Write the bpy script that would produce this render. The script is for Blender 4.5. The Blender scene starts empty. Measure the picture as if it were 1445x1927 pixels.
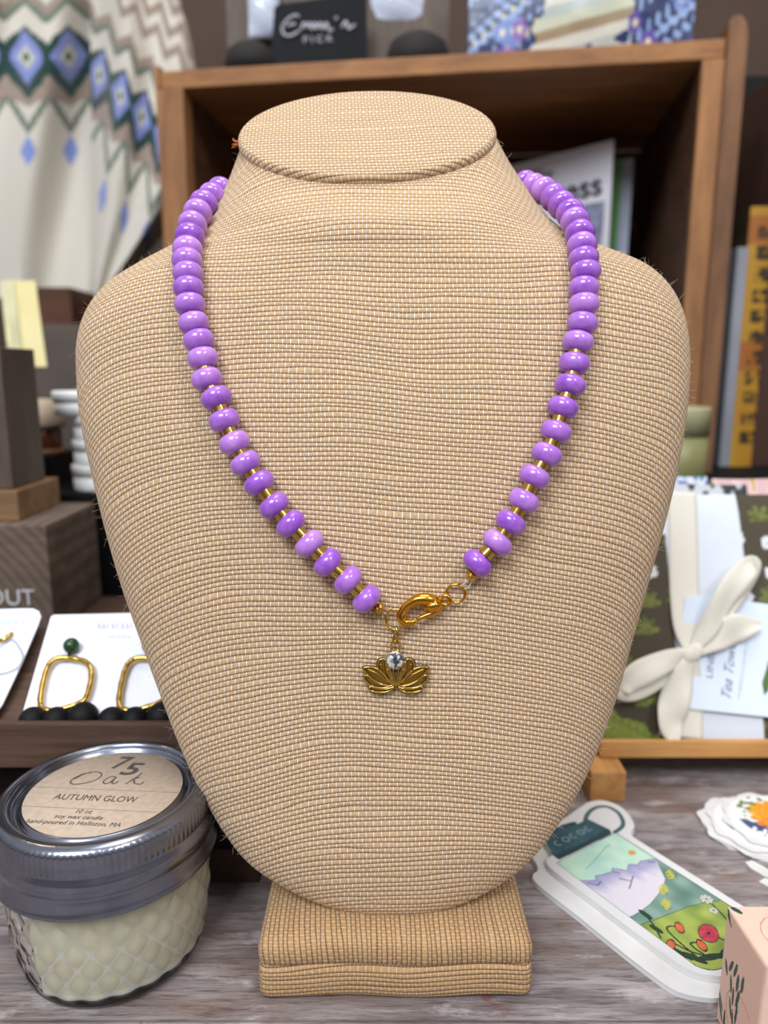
import bpy, bmesh, math, random
import numpy as np
from mathutils import Vector, Matrix
from mathutils.bvhtree import BVHTree
from mathutils.geometry import tessellate_polygon
random.seed(7); RNG = np.random.default_rng(7)
SC = bpy.context.scene; COL = SC.collection
PI = math.pi
# ------------------------------------------------------------------ camera model
F = 1400.0; CX, CY = 722.5, 963.5; H = 0.218; PITCH = math.radians(11)
CP, SP = math.cos(PITCH), math.sin(PITCH)
FW = Vector((0, CP, -SP)); UP = Vector((0, SP, CP)); RT = Vector((1, 0, 0)); CAM = Vector((0, 0, H))
def ray(px, py): return FW + RT*((px-CX)/F) + UP*(-(py-CY)/F)
def dep(px, py, d): return CAM + ray(px, py)*d                       # at optical depth d
def PY(px, py, Y): r = ray(px, py); return CAM + r*(Y/r.y)           # on a vertical plane at Y
def PZ(px, py, z): r = ray(px, py); return CAM + r*((z-H)/r.z)       # on a level plane at z
def PPl(px, py, p0, n): r = ray(px, py); return CAM + r*((p0-CAM).dot(n)/r.dot(n))
# ------------------------------------------------------------------ colour and materials
def lin(c):
    return tuple((x/255/12.92 if x/255 <= .04045 else ((x/255+.055)/1.055)**2.4) for x in c[:3])
def L4(c): return (*lin(c), 1)
class NT:
    def __init__(s, name):
        s.m = bpy.data.materials.new(name); s.m.use_nodes = True; s.t = s.m.node_tree; s.t.nodes.clear()
        s.o = s.t.nodes.new('ShaderNodeOutputMaterial'); s.b = s.n('ShaderNodeBsdfPrincipled')
        s.l(s.b.outputs[0], s.o.inputs[0])
    def n(s, k, **kw):
        x = s.t.nodes.new(k)
        for a, v in kw.items(): setattr(x, a, v)
        return x
    def l(s, a, b): s.t.links.new(a, b)
    def put(s, sock, v):
        if hasattr(v, 'is_output') or isinstance(v, bpy.types.NodeSocket): s.l(v, sock)
        else: sock.default_value = v
    def math(s, op, a, b=None, c=None, clamp=False):
        x = s.n('ShaderNodeMath', operation=op, use_clamp=clamp)
        s.put(x.inputs[0], a)
        if b is not None: s.put(x.inputs[1], b)
        if c is not None: s.put(x.inputs[2], c)
        return x.outputs[0]
    def mix(s, f, a, b, bt='MIX'):
        x = s.n('ShaderNodeMix', data_type='RGBA', blend_type=bt)
        s.put(x.inputs[0], f); s.put(x.inputs[6], a); s.put(x.inputs[7], b)
        return x.outputs[2]
    def sep(s, v):
        x = s.n('ShaderNodeSeparateXYZ'); s.l(v, x.inputs[0]); return x.outputs
    def comb(s, a, b, c=0.0):
        x = s.n('ShaderNodeCombineXYZ'); s.put(x.inputs[0], a); s.put(x.inputs[1], b); s.put(x.inputs[2], c); return x.outputs[0]
    def noise(s, v, sc, det=3, rough=.5, out=0, dist=0.0):
        x = s.n('ShaderNodeTexNoise'); s.l(v, x.inputs['Vector'])
        x.inputs['Scale'].default_value = sc; x.inputs['Detail'].default_value = det; x.inputs['Roughness'].default_value = rough
        x.inputs['Distortion'].default_value = dist
        return x.outputs[out]
    def map(s, v, scale=(1,1,1), rot=(0,0,0), loc=(0,0,0)):
        x = s.n('ShaderNodeMapping'); s.l(v, x.inputs[0]); x.inputs['Scale'].default_value = scale
        x.inputs['Rotation'].default_value = rot; x.inputs['Location'].default_value = loc; return x.outputs[0]
    def rng(s, v, a, b, c=0.0, d=1.0):
        x = s.n('ShaderNodeMapRange'); s.l(v, x.inputs[0])
        for i, q in enumerate((a, b, c, d)): x.inputs[i+1].default_value = q
        return x.outputs[0]
    def obj(s): return s.n('ShaderNodeTexCoord').outputs['Object']
    def bump(s, h, dist, strength=1.0):
        x = s.n('ShaderNodeBump'); s.l(h, x.inputs['Height']); x.inputs['Distance'].default_value = dist
        x.inputs['Strength'].default_value = strength; s.l(x.outputs[0], s.b.inputs['Normal'])
    def set(s, **kw):
        for k, v in kw.items(): s.put(s.b.inputs[k.replace('_', ' ')], v)
def pm(name, c1, c2=None, scale=60, rough=.6, metal=0, bump=0, stretch=(1,1,1), spec=.5, **kw):
    t = NT(name); c2 = c2 or tuple(x*.86 for x in c1)
    v = t.map(t.obj(), stretch); n = t.noise(v, scale, 4)
    t.set(Base_Color=t.mix(t.rng(n, .35, .65), L4(c1), L4(c2)), Roughness=rough, Metallic=metal, Specular_IOR_Level=spec, **kw)
    if bump: t.bump(n, bump)
    return t.m
def wood(name, c1, c2, c3, axis=0, scale=14, rough=.65, bump=.0006, rings=False):
    t = NT(name); o = t.obj(); st = [5.0, 5.0, 5.0]; st[axis] = .45
    v = t.map(o, tuple(st)); n1 = t.noise(v, scale, 6, .65, dist=.6); n2 = t.noise(t.map(o, tuple(x*5 for x in st)), scale, 3, .6)
    n3 = t.noise(o, 9, 3)
    if rings:
        w = t.n('ShaderNodeTexWave', wave_type='RINGS', rings_direction='Y'); t.l(t.map(o, (1,1,1), (0,0,0), (.05,0,.03)), w.inputs[0])
        w.inputs['Scale'].default_value = 55; w.inputs['Distortion'].default_value = 2; w.inputs['Detail Scale'].default_value = 1
        n2 = w.outputs[1]
    a = t.mix(t.rng(n1, .35, .65), L4(c1), L4(c2)); a = t.mix(t.math('MULTIPLY', t.rng(n2, .45, .7), .5), a, L4(c3))
    a = t.mix(t.math('MULTIPLY', t.rng(n3, .5, .75), .45), a, L4(c2))
    t.set(Base_Color=a, Roughness=rough); t.bump(n1, bump); return t.m
def colmat(name, rough=.6, bump=0, bscale=800, coat=0, sheen=0):
    t = NT(name); a = t.n('ShaderNodeAttribute', attribute_name='Col'); n = t.noise(t.obj(), bscale, 2)
    c = t.mix(t.math('MULTIPLY', n, .12), a.outputs[0], (0.02, 0.02, 0.02, 1))
    t.set(Base_Color=c, Roughness=rough, Coat_Weight=coat, Sheen_Weight=sheen)
    if bump: t.bump(n, bump)
    return t.m
# ------------------------------------------------------------------ mesh helpers
def link(name, me, parent=None, m=None, smooth=False, loc=None):
    o = bpy.data.objects.new(name, me); COL.objects.link(o)
    if m is not None: me.materials.append(m)
    if smooth:
        me.polygons.foreach_set('use_smooth', [True]*len(me.polygons))
    if parent is not None:
        o.parent = parent; me.transform(parent_world(parent).inverted())
    elif loc is not None:
        me.transform(Matrix.Translation(-Vector(loc))); o.location = loc
    me.update(); return o
def parent_world(p):
    M = Matrix.Translation(p.location)
    while p.parent is not None: p = p.parent; M = Matrix.Translation(p.location) @ M
    return M
def thing(name, label, cat, loc, group=None):
    o = bpy.data.objects.new(name, None); COL.objects.link(o); o.location = loc
    o.empty_display_size = .01; o['label'] = label; o['category'] = cat
    if group: o['group'] = group
    return o
def tag(o, label, cat, group=None):
    o['label'] = label; o['category'] = cat
    if group: o['group'] = group
    return o
def bm2me(bm, name='m'):
    bmesh.ops.recalc_face_normals(bm, faces=bm.faces)
    me = bpy.data.meshes.new(name); bm.to_mesh(me); bm.free(); return me
def box_bm(bm, p0, p1, M=None, bev=0.0, seg=2):
    g = bmesh.ops.create_cube(bm, size=1)
    s = [abs(p1[i]-p0[i]) for i in range(3)]; c = [(p1[i]+p0[i])/2 for i in range(3)]
    T = Matrix.Translation(c) @ Matrix.Diagonal((*s, 1))
    if M is not None: T = M @ T
    bmesh.ops.transform(bm, matrix=T, verts=g['verts'])
    if bev:
        es = list({e for v in g['verts'] for e in v.link_edges})
        bmesh.ops.bevel(bm, geom=es, offset=bev, segments=seg, affect='EDGES', profile=.6)
def box(name, p0, p1, m, parent=None, M=None, bev=.0008, seg=2, smooth=False):
    bm = bmesh.new(); box_bm(bm, p0, p1, M, bev, seg); me = bm2me(bm, name)
    if parent is None:
        c = Vector([(p0[i]+p1[i])/2 for i in range(3)]); c.z = min(p0[2], p1[2])
        if M is not None: c = M @ c
        return link(name, me, None, m, smooth, c)
    return link(name, me, parent, m, smooth)
def lathe(name, prof, c, m, parent=None, seg=64, fn=None, smooth=True):
    """prof: list of (r, z) open; closed with caps when r==0"""
    V = []; Fc = []; n = len(prof)
    for i, (r, z) in enumerate(prof):
        for k in range(seg):
            a = 2*PI*k/seg; rr = r
            if fn: rr = fn(r, z, a, i)
            V.append((c[0]+rr*math.cos(a), c[1]+rr*math.sin(a), c[2]+z))
    for i in range(n-1):
        for k in range(seg):
            k2 = (k+1) % seg
            Fc.append((i*seg+k, i*seg+k2, (i+1)*seg+k2, (i+1)*seg+k))
    me = bpy.data.meshes.new(name); me.from_pydata(V, [], Fc)
    bm = bmesh.new(); bm.from_mesh(me); bmesh.ops.remove_doubles(bm, verts=bm.verts, dist=1e-7); bmesh.ops.recalc_face_normals(bm, faces=bm.faces)
    bm.to_mesh(me); bm.free()
    return link(name, me, parent, m, smooth, None if parent else c)
def tube_bm(bm, pts, rad, seg=8, closed=False, cap=True):
    pts = [Vector(p) for p in pts]; n = len(pts); rings = []; up = None
    for i, p in enumerate(pts):
        a = pts[(i-1) % n] if (closed or i > 0) else p; b = pts[(i+1) % n] if (closed or i < n-1) else p
        t = (b-a).normalized()
        if up is None:
            up = Vector((0, 1, .13)) if abs(t.y) < .9 else Vector((1, 0, .1))
        s = t.cross(up).normalized(); up2 = s.cross(t).normalized(); up = up2
        r = rad[i] if hasattr(rad, '__len__') else rad
        rings.append([bm.verts.new(p + s*(math.cos(2*PI*k/seg)*r) + up2*(math.sin(2*PI*k/seg)*r)) for k in range(seg)])
    for i in range(n if closed else n-1):
        A, B = rings[i], rings[(i+1) % n]; off = 0
        if closed and i == n-1:
            off = min(range(seg), key=lambda o: (A[0].co-B[o].co).length)
        for k in range(seg):
            bm.faces.new((A[k], A[(k+1) % seg], B[(k+1+off) % seg], B[(k+off) % seg]))
    if not closed and cap:
        bm.faces.new(rings[0][::-1]); bm.faces.new(rings[-1])
def tube(name, pts, rad, m, parent=None, seg=8, closed=False):
    bm = bmesh.new(); tube_bm(bm, pts, rad, seg, closed); return link(name, bm2me(bm, name), parent, m, True)
def cr(pts, n=8, closed=False):
    """Catmull-Rom resample"""
    P = [np.array(p, float) for p in pts]; out = []; N = len(P)
    for i in range(N if closed else N-1):
        g = lambda k: P[k % N] if closed else P[min(max(k, 0), N-1)]
        a, b, c, d = g(i-1), g(i), g(i+1), g(i+2)
        for k in range(n):
            t = k/n
            out.append(.5*((2*b)+(c-a)*t+(2*a-5*b+4*c-d)*t*t+(-a+3*b-3*c+d)*t**3))
    if not closed: out.append(P[-1])
    return out
def prism_bm(bm, pts, off):
    """polygon pts (3d) extruded by vector off"""
    a = [bm.verts.new(p) for p in pts]; b = [bm.verts.new(Vector(p)+off) for p in pts]; n = len(pts)
    for tri in tessellate_polygon([[Vector(p) for p in pts]]):
        try: bm.faces.new([a[i] for i in tri]); bm.faces.new([b[i] for i in tri][::-1])
        except ValueError: pass
    for i in range(n): bm.faces.new((a[i], a[(i+1) % n], b[(i+1) % n], b[i]))
def prism(name, pts, off, m, parent=None, loc=None):
    bm = bmesh.new(); prism_bm(bm, pts, off); me = bm2me(bm, name)
    return link(name, me, parent, m, False, loc if parent is None else None)
def setcols(me, cols):
    a = me.color_attributes.new('Col', 'FLOAT_COLOR', 'POINT')
    arr = np.ones((len(me.vertices), 4), np.float32)
    c = np.asarray(cols, float)/255; c = np.where(c <= .04045, c/12.92, ((c+.055)/1.055)**2.4)
    arr[:len(c), :3] = c; a.data.foreach_set('color', arr.ravel())
def slab(name, nx, ny, pos, colf, m, parent=None, thick=.001, n=None, mask=None, smooth=True, loc=None, edge=None, backcol=None):
    """painted front sheet (s,t in 0..1) with real thickness along -n: front grid, back grid, rim"""
    V = []; C = []
    for j in range(ny+1):
        for i in range(nx+1):
            s, t = i/nx, j/ny; V.append(Vector(pos(s, t))); C.append(colf(s, t))
    keep = [[True]*nx for _ in range(ny)]
    if mask:
        keep = [[mask((i+.5)/nx, (j+.5)/ny) for i in range(nx)] for j in range(ny)]
    if n is None:
        n = (V[nx]-V[0]).cross(V[ny*(nx+1)]-V[0]).normalized()
    N0 = len(V); off = -Vector(n)*thick
    V2 = [v+off for v in V]; bc = backcol
    C2 = [bc or c for c in C]
    Fc = []; W = nx+1
    for j in range(ny):
        for i in range(nx):
            if not keep[j][i]: continue
            a, b, c, d = j*W+i, j*W+i+1, (j+1)*W+i+1, (j+1)*W+i
            Fc.append((a, b, c, d)); Fc.append((a+N0, d+N0, c+N0, b+N0))
            if j == 0 or not keep[j-1][i]: Fc.append((b, a, a+N0, b+N0))
            if j == ny-1 or not keep[j+1][i]: Fc.append((d, c, c+N0, d+N0))
            if i == 0 or not keep[j][i-1]: Fc.append((a, d, d+N0, a+N0))
            if i == nx-1 or not keep[j][i+1]: Fc.append((c, b, b+N0, c+N0))
    me = bpy.data.meshes.new(name); me.from_pydata([tuple(v) for v in V+V2], [], Fc)
    setcols(me, C+C2)
    if True:
        bm = bmesh.new(); bm.from_mesh(me); bmesh.ops.recalc_face_normals(bm, faces=bm.faces); bmesh.ops.delete(bm, geom=[v for v in bm.verts if not v.link_faces], context='VERTS'); bm.to_mesh(me); bm.free()
    o = link(name, me, parent, m, False, loc if parent is None else None)
    if smooth:
        me.polygons.foreach_set('use_smooth', [True]*len(me.polygons))
        try: me.set_sharp_from_angle(angle=math.radians(50))
        except Exception: pass
    return o
def text(name, body, size, M, m, parent, shear=0.0, ext=.00005, sx=1.0, bold=0.0):
    c = bpy.data.curves.new(name, 'FONT'); c.body = body; c.size = size; c.shear = shear; c.align_x = 'CENTER'; c.align_y = 'CENTER'
    c.extrude = ext; c.offset = bold; c.resolution_u = 3
    o = bpy.data.objects.new(name, c); COL.objects.link(o)
    bpy.context.view_layer.update()
    me = bpy.data.meshes.new_from_object(o.evaluated_get(bpy.context.evaluated_depsgraph_get()))
    bpy.data.objects.remove(o); me.materials.clear()
    me.transform(M @ Matrix.Diagonal((sx, 1, 1, 1)))
    return link(name, me, parent, m)
def frame(o, x, y):
    """matrix with origin o, x axis x, y axis y (orthonormalised)"""
    x = Vector(x).normalized(); z = x.cross(Vector(y)).normalized(); y = z.cross(x)
    M = Matrix((x, y, z)).transposed().to_4x4(); M.translation = o; return M
def inpoly(x, y, P):
    c = False; j = len(P)-1
    for i in range(len(P)):
        if (P[i][1] > y) != (P[j][1] > y) and x < (P[j][0]-P[i][0])*(y-P[i][1])/(P[j][1]-P[i][1])+P[i][0]: c = not c
        j = i
    return c
def segd(x, y, a, b):
    ax, ay = a; dx, dy = b[0]-ax, b[1]-ay; q = dx*dx+dy*dy
    t = 0 if q == 0 else max(0, min(1, ((x-ax)*dx+(y-ay)*dy)/q))
    return math.hypot(x-ax-dx*t, y-ay-dy*t)
def lined(x, y, P): return min(segd(x, y, P[i], P[i+1]) for i in range(len(P)-1))
def mixc(a, b, t): t = max(0, min(1, t)); return tuple(a[i]+(b[i]-a[i])*t for i in range(3))
def hsh(*a):
    v = math.sin(sum((i+1)*127.1*x for i, x in enumerate(a)))*43758.5453; return v-math.floor(v)
def vn(x, y):
    xi, yi = math.floor(x), math.floor(y); fx, fy = x-xi, y-yi; fx = fx*fx*(3-2*fx); fy = fy*fy*(3-2*fy)
    a, b, c, d = hsh(xi, yi), hsh(xi+1, yi), hsh(xi, yi+1), hsh(xi+1, yi+1)
    return (a*(1-fx)+b*fx)*(1-fy)+(c*(1-fx)+d*fx)*fy
def blob(x, y, cx, cy, a, b, ang=0):
    c, s = math.cos(ang), math.sin(ang); dx, dy = x-cx, y-cy
    return math.hypot((dx*c+dy*s)/a, (-dx*s+dy*c)/b)

# ------------------------------------------------------------------ burlap
def burlap(name, jute=(212,182,146), jute2=(186,152,114), gap=(140,114,84), white=(248,242,232)):
    t = NT(name); uv = t.n('ShaderNodeUVMap').outputs[0]; P = t.sep(uv)
    big = t.noise(uv, 13, 1); mid = t.noise(t.map(uv, (22, 160, 1)), 1, 2); rowvar = t.noise(t.map(uv, (9, 330, 1)), 1, 1)
    wx = t.noise(t.map(uv, (30, 40, 1), loc=(3, 7, 0)), 1, 2)
    X = t.math('ADD', t.math('MULTIPLY', P[0], 1/.00134), t.math('MULTIPLY', wx, 2.2))
    Yv = t.math('ADD', t.math('MULTIPLY', P[1], 1/.00172), t.math('ADD', t.math('MULTIPLY', big, 5.5), t.math('MULTIPLY', mid, 1.3)))
    Yv = t.math('ADD', Yv, t.math('MULTIPLY', rowvar, .7))
    fx = t.math('FRACT', X); fy = t.math('FRACT', Yv); ix = t.math('FLOOR', X); iy = t.math('FLOOR', Yv)
    par = t.math('MODULO', t.math('ABSOLUTE', t.math('ADD', ix, iy)), 2.0)        # 0 / 1
    over = t.math('LESS_THAN', par, .5)
    dx = t.math('ABSOLUTE', t.math('SUBTRACT', fx, .5)); dy = t.math('ABSOLUTE', t.math('SUBTRACT', fy, .5))
    # jute height profile
    hj = t.math('SQRT', t.math('MAXIMUM', t.math('SUBTRACT', 1.0, t.math('POWER', t.math('MULTIPLY', dy, 2.2), 2.0)), 0.0))
    pinch = t.math('MULTIPLY', t.math('MULTIPLY', over, t.rng(dx, .42, .05)), .34)
    hj = t.math('SUBTRACT', hj, pinch)
    # warp tick: over cells only, thin, tapers at ends
    wid = t.rng(dy, .2, .52, .19, .10)
    tick = t.math('MULTIPLY', over, t.math('MULTIPLY', t.rng(t.math('SUBTRACT', dx, wid), 0, -.07), t.rng(dy, .6, .5)))
    # under cells: a sliver of white at the row gap
    under = t.math('MULTIPLY', t.math('SUBTRACT', 1.0, over), t.math('MULTIPLY', t.rng(dx, .15, .08), t.rng(dy, .4, .5)))
    fib = t.noise(t.map(t.comb(X, Yv), (1.3, 7, 1), rot=(0, 0, .5)), 1, 3, .65)
    rowc = t.noise(t.map(t.comb(X, iy), (.04, 1.7, 1)), 1, 2)
    sp = t.noise(uv, 210, 3, .6)
    cj = t.mix(t.rng(fib, .4, .62), L4(jute), L4(jute2)); cj = t.mix(t.math('MULTIPLY', t.rng(rowc, .4, .75), .45), cj, L4((206,170,126)))
    cj = t.mix(t.math('MULTIPLY', t.rng(sp, .66, .74), .45), cj, L4((140,106,76)))
    c = t.mix(t.rng(hj, .55, .05), cj, L4(gap))
    c = t.mix(t.math('MULTIPLY', under, .6), c, L4(white)); c = t.mix(t.math('MULTIPLY', tick, .95), c, L4(white))
    # sparse holes: dark corners between threads
    hole = t.math('MULTIPLY', t.rng(dy, .4, .5), t.rng(dx, .2, .34))
    c = t.mix(t.math('MULTIPLY', hole, .6), c, L4((84,68,44)))
    hh = t.math('ADD', t.math('ADD', hj, t.math('MULTIPLY', fib, .25)), t.math('MULTIPLY', tick, .55))
    t.set(Base_Color=c, Roughness=.9, Specular_IOR_Level=.15, Sheen_Weight=.12, Sheen_Roughness=.4)
    t.bump(hh, .00042, .9); return t.m
M_burlap = burlap('burlap')
M_burlap_base = burlap('burlap_base', (190,152,110), (164,126,86), (104,78,52), (218,196,162))

# ------------------------------------------------------------------ bust body (rings in the bust's own leaning frame)
D0 = .285
# y, xl, xr, wc, df, db, tilt, n
RINGS = [
 (262, 452, 934, .000, .033, .033, 55, 2.0),
 (283, 450, 945, .000, .034, .036, 51, 2.0),
 (312, 440, 962, .000, .036, .041, 45, 2.0),
 (345, 427, 985, .000, .037, .047, 38, 2.0),
 (380, 409, 1008, .000, .037, .050, 31, 2.05),
 (415, 388, 1038, .000, .036, .050, 25, 2.1),
 (445, 355, 1085, .000, .035, .048, 20, 2.15),
 (470, 312, 1145, .000, .034, .045, 16, 2.2),
 (500, 262, 1208, .000, .034, .042, 12, 2.3),
 (540, 208, 1250, .000, .034, .038, 8, 2.4),
 (590, 172, 1275, .000, .035, .034, 4, 2.45),
 (650, 155, 1286, .000, .036, .030, 0, 2.5),
 (720, 155, 1287, .000, .037, .026, 0, 2.5),
 (800, 163, 1279, .000, .038, .024, 0, 2.5),
 (900, 184, 1262, .000, .038, .022, 0, 2.45),
 (1000, 208, 1238, .000, .0375, .021, 0, 2.4),
 (1100, 236, 1211, .000, .036, .020, 0, 2.35),
 (1200, 270, 1184, .000, .034, .018, 0, 2.3),
 (1300, 306, 1157, .000, .032, .016, 0, 2.3),
 (1400, 344, 1122, .001, .029, .014, 0, 2.3),
 (1480, 380, 1086, .002, .026, .013, 0, 2.3),
 (1550, 418, 1044, .004, .0225, .012, 0, 2.25),
 (1610, 462, 998, .006, .018, .012, 0, 2.2),
 (1655, 520, 946, .008, .0135, .011, 0, 2.1),
 (1690, 585, 885, .010, .009, .010, 0, 2.0),
 (1712, 650, 825, .011, .005, .007, 0, 2.0),
 (1724, 710, 770, .012, .002, .003, 0, 2.0)]
def bust_body():
    T = cr(RINGS, 7); T = np.array(T); nr = len(T); seg = 176
    Wd = -FW
    V = np.zeros((nr, seg, 3)); UVu = np.zeros((nr, seg)); loc_uvw = np.zeros((nr, seg, 3)); fr = []
    for i, (y, xl, xr, wc, df, db, tilt, n) in enumerate(T):
        d = D0-wc; v0 = -(y-CY)/F*d; ul = (xl-CX)/F*d; ur = (xr-CX)/F*d; uc = (ul+ur)/2; a = (ur-ul)/2; tl = math.radians(tilt)
        for k in range(seg):
            th = 2*PI*k/seg - PI/2          # k=0 : front
            cx_, sn = math.cos(th), -math.sin(th)   # sn=+1 at front
            ex = 2/n
            x = a*math.copysign(abs(cx_)**ex, cx_); q = math.copysign(abs(sn)**ex, sn)*(df if sn > 0 else db)
            loc_uvw[i, k] = (uc+x, v0 - q*math.sin(tl), wc + q*math.cos(tl))
        fr.append(loc_uvw[i, 0, 2])
        P3 = loc_uvw[i]; dl = np.linalg.norm(np.roll(P3, -1, 0)-P3, axis=1); cum = np.concatenate([[0], np.cumsum(dl)[:-1]]); tot = dl.sum()
        # signed arc length measured from the u=0 line
        k0 = int(np.argmin(np.where(P3[:, 2] > wc, np.abs(P3[:, 0]-.004), 9)))
        s = cum-cum[k0]; s = np.where(s > tot/2, s-tot, s); s = np.where(s < -tot/2, s+tot, s); UVu[i] = s + P3[k0, 0]
    Wo = np.array(CAM)+np.array(FW)*D0
    V = Wo + loc_uvw[..., 0:1]*np.array(RT) + loc_uvw[..., 1:2]*np.array(UP) + loc_uvw[..., 2:3]*np.array(Wd)
    fr = np.array(fr)[:, None]
    UVv = loc_uvw[..., 1] + np.clip(fr-loc_uvw[..., 2], 0, .05)*.75 + .004*np.sin(loc_uvw[..., 0]*26+loc_uvw[..., 1]*20)
    verts = V.reshape(-1, 3).tolist(); faces = []
    for i in range(nr-1):
        for k in range(seg):
            k2 = (k+1) % seg; faces.append((i*seg+k, (i+1)*seg+k, (i+1)*seg+k2, i*seg+k2))
    faces.append(tuple(range(seg))[::1]); faces.append(tuple((nr-1)*seg+k for k in range(seg))[::-1])
    me = bpy.data.meshes.new('body'); me.from_pydata(verts, [], faces)
    uv = me.uv_layers.new(name='UVMap'); uu = UVu.ravel(); vv = UVv.ravel()
    li = np.zeros(len(me.loops), np.int32); me.loops.foreach_get('vertex_index', li)
    arr = np.stack([uu[li], vv[li]], 1)
    # seam at the back
    for p in me.polygons:
        ls = list(p.loop_indices); us = arr[ls, 0]
        if us.max()-us.min() > .05 and len(ls) == 4:
            arr[ls, 0] = np.where(us < 0, us+ (us.max()-us.min()), us)
    uv.data.foreach_set('uv', arr.ravel().astype(np.float32))
    return me
base_loc = PZ(742, 1880, 0); base_loc = Vector((.004, .262, 0))
bust = thing('necklace_bust', 'burlap covered necklace display bust on a square padded base, wearing the purple necklace', 'jewelry display', base_loc)
me = bust_body()
vs = [v.co.copy() for v in me.vertices]; ps = [tuple(p.vertices) for p in me.polygons]
BVH = BVHTree.FromPolygons(vs, ps)
body = link('body', me, bust, M_burlap, True)
def surf(px, py, off=0.0):
    r = ray(px, py).normalized(); h = BVH.ray_cast(CAM, r)
    if h[0] is None: return None
    n = h[1] if h[1].dot(r) < 0 else -h[1]
    return h[0] + n*off, n
# cap on the neck
def cap():
    c0 = CAM + FW*D0 + RT*((692-CX)/F*D0) + UP*.1440
    tl = math.radians(55); tb = UP*math.sin(tl) - (-FW)*math.cos(tl)      # towards back / up in the cap plane
    nrm = RT.cross(tb).normalized()                                       # out of the cap
    if nrm.z < 0: nrm = -nrm
    rot = Matrix.Rotation(math.radians(4), 3, nrm)
    ex = rot @ RT; ey = rot @ tb; a, b = .0493, .0312
    prof = []
    for i in range(7): prof.append((i/7*.93, .0030 - .0007*(i/7)**4))
    for i in range(13):
        q = PI/2 - PI*i/12; prof.append((.955+.05*math.cos(q), -.0005+.0028*math.sin(q)))
    prof.append((.9, -.0034)); prof.append((0.0, -.0034))
    seg = 120; bm = bmesh.new(); uvl = bm.loops.layers.uv.new('UVMap'); rings = []
    for (r, z) in prof:
        if r == 0: rings.append([bm.verts.new(c0+nrm*z)]*seg); continue
        rings.append([bm.verts.new(c0 + ex*(a*r*math.cos(2*PI*k/seg)) + ey*(b*r*math.sin(2*PI*k/seg)) + nrm*z) for k in range(seg)])
    uvof = {}
    acc = 0; arcs = [0]
    for i in range(1, len(prof)): acc += math.hypot((prof[i][0]-prof[i-1][0])*.043, prof[i][1]-prof[i-1][1]); arcs.append(acc)
    for i, ring in enumerate(rings):
        for k, v in enumerate(ring):
            rr = arcs[i]/.043; uvof[v] = (a*rr*math.cos(2*PI*k/seg), b*rr*math.sin(2*PI*k/seg)*1.02)
    for i in range(len(rings)-1):
        for k in range(seg):
            k2 = (k+1) % seg; vv = [rings[i][k], rings[i][k2], rings[i+1][k2], rings[i+1][k]]
            u = []
            for x in vv:
                if x not in u: u.append(x)
            if len(u) < 3: continue
            try: f = bm.faces.new(u)
            except ValueError: continue
            for l in f.loops: l[uvl].uv = uvof[l.vert]
    link('neck_cap', bm2me(bm), bust, M_burlap, True)
    # frayed thread knot on the left end
    k = c0 - ex*(a*1.0) - ey*.002
    bm = bmesh.new()
    for i in range(6):
        dv = Vector((random.uniform(-.0025, .0), random.uniform(-.003, .001), random.uniform(-.002, .002)))
        tube_bm(bm, [k+Vector((.002, 0, 0)), k+dv*.5, k+dv], [.0005, .0004, .0002], 5)
    o = link('thread_knot', bm2me(bm), bust, pm('rust_thread', (190,110,50), (160,90,45), 400, .9), True)
    o['label'] = 'rust coloured frayed thread end'
cap()
def base():
    # lower band + padded top, X -.0435..+.0530
    x0, x1, y0, y1 = -.0435, .0515, .2235, .292
    def cushion(name, z0, z1, ins, r, swap, m, bulge):
        bm = bmesh.new(); box_bm(bm, (x0+ins, y0+ins, z0), (x1-ins, y1, z1), None, r, 5)
        bmesh.ops.subdivide_edges(bm, edges=[e for e in bm.edges if e.calc_length() > .02], cuts=12, use_grid_fill=True)
        cz = (z0+z1)/2
        for v in bm.verts:
            t = 1-((v.co.z-cz)/((z1-z0)/2))**2
            if v.co.y < y0+.01: v.co.y -= bulge*t + .0006*math.sin(v.co.x*120)
            if v.co.x > x1-.012: v.co.x += bulge*t
            if v.co.x < x0+.012: v.co.x -= bulge*t
            if swap and v.co.z > cz: v.co.z += .001*math.sin((v.co.x-x0)/(x1-x0)*PI)
        me_ = bm2me(bm); uv = me_.uv_layers.new(name='UVMap')
        for p in me_.polygons:
            n = p.normal
            for li in p.loop_indices:
                q = me_.vertices[me_.loops[li].vertex_index].co
                if swap: uvq = (q.y*.9 + (z1-q.z)*-1.0, q.x*1.0) if abs(n.x) < .75 else (q.y, q.z*1.2)
                else: uvq = (q.x, q.z) if abs(n.x) < .7 else (q.y+.2, q.z)
                uv.data[li].uv = uvq
        return link(name, me_, bust, m, True)
    cushion('base', 0.0, .0150, 0, .0045, False, M_burlap_base, .0006)
    cushion('base_top', .0125, .0235, .0, .0052, True, M_burlap_base, .0006)
base()
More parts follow.
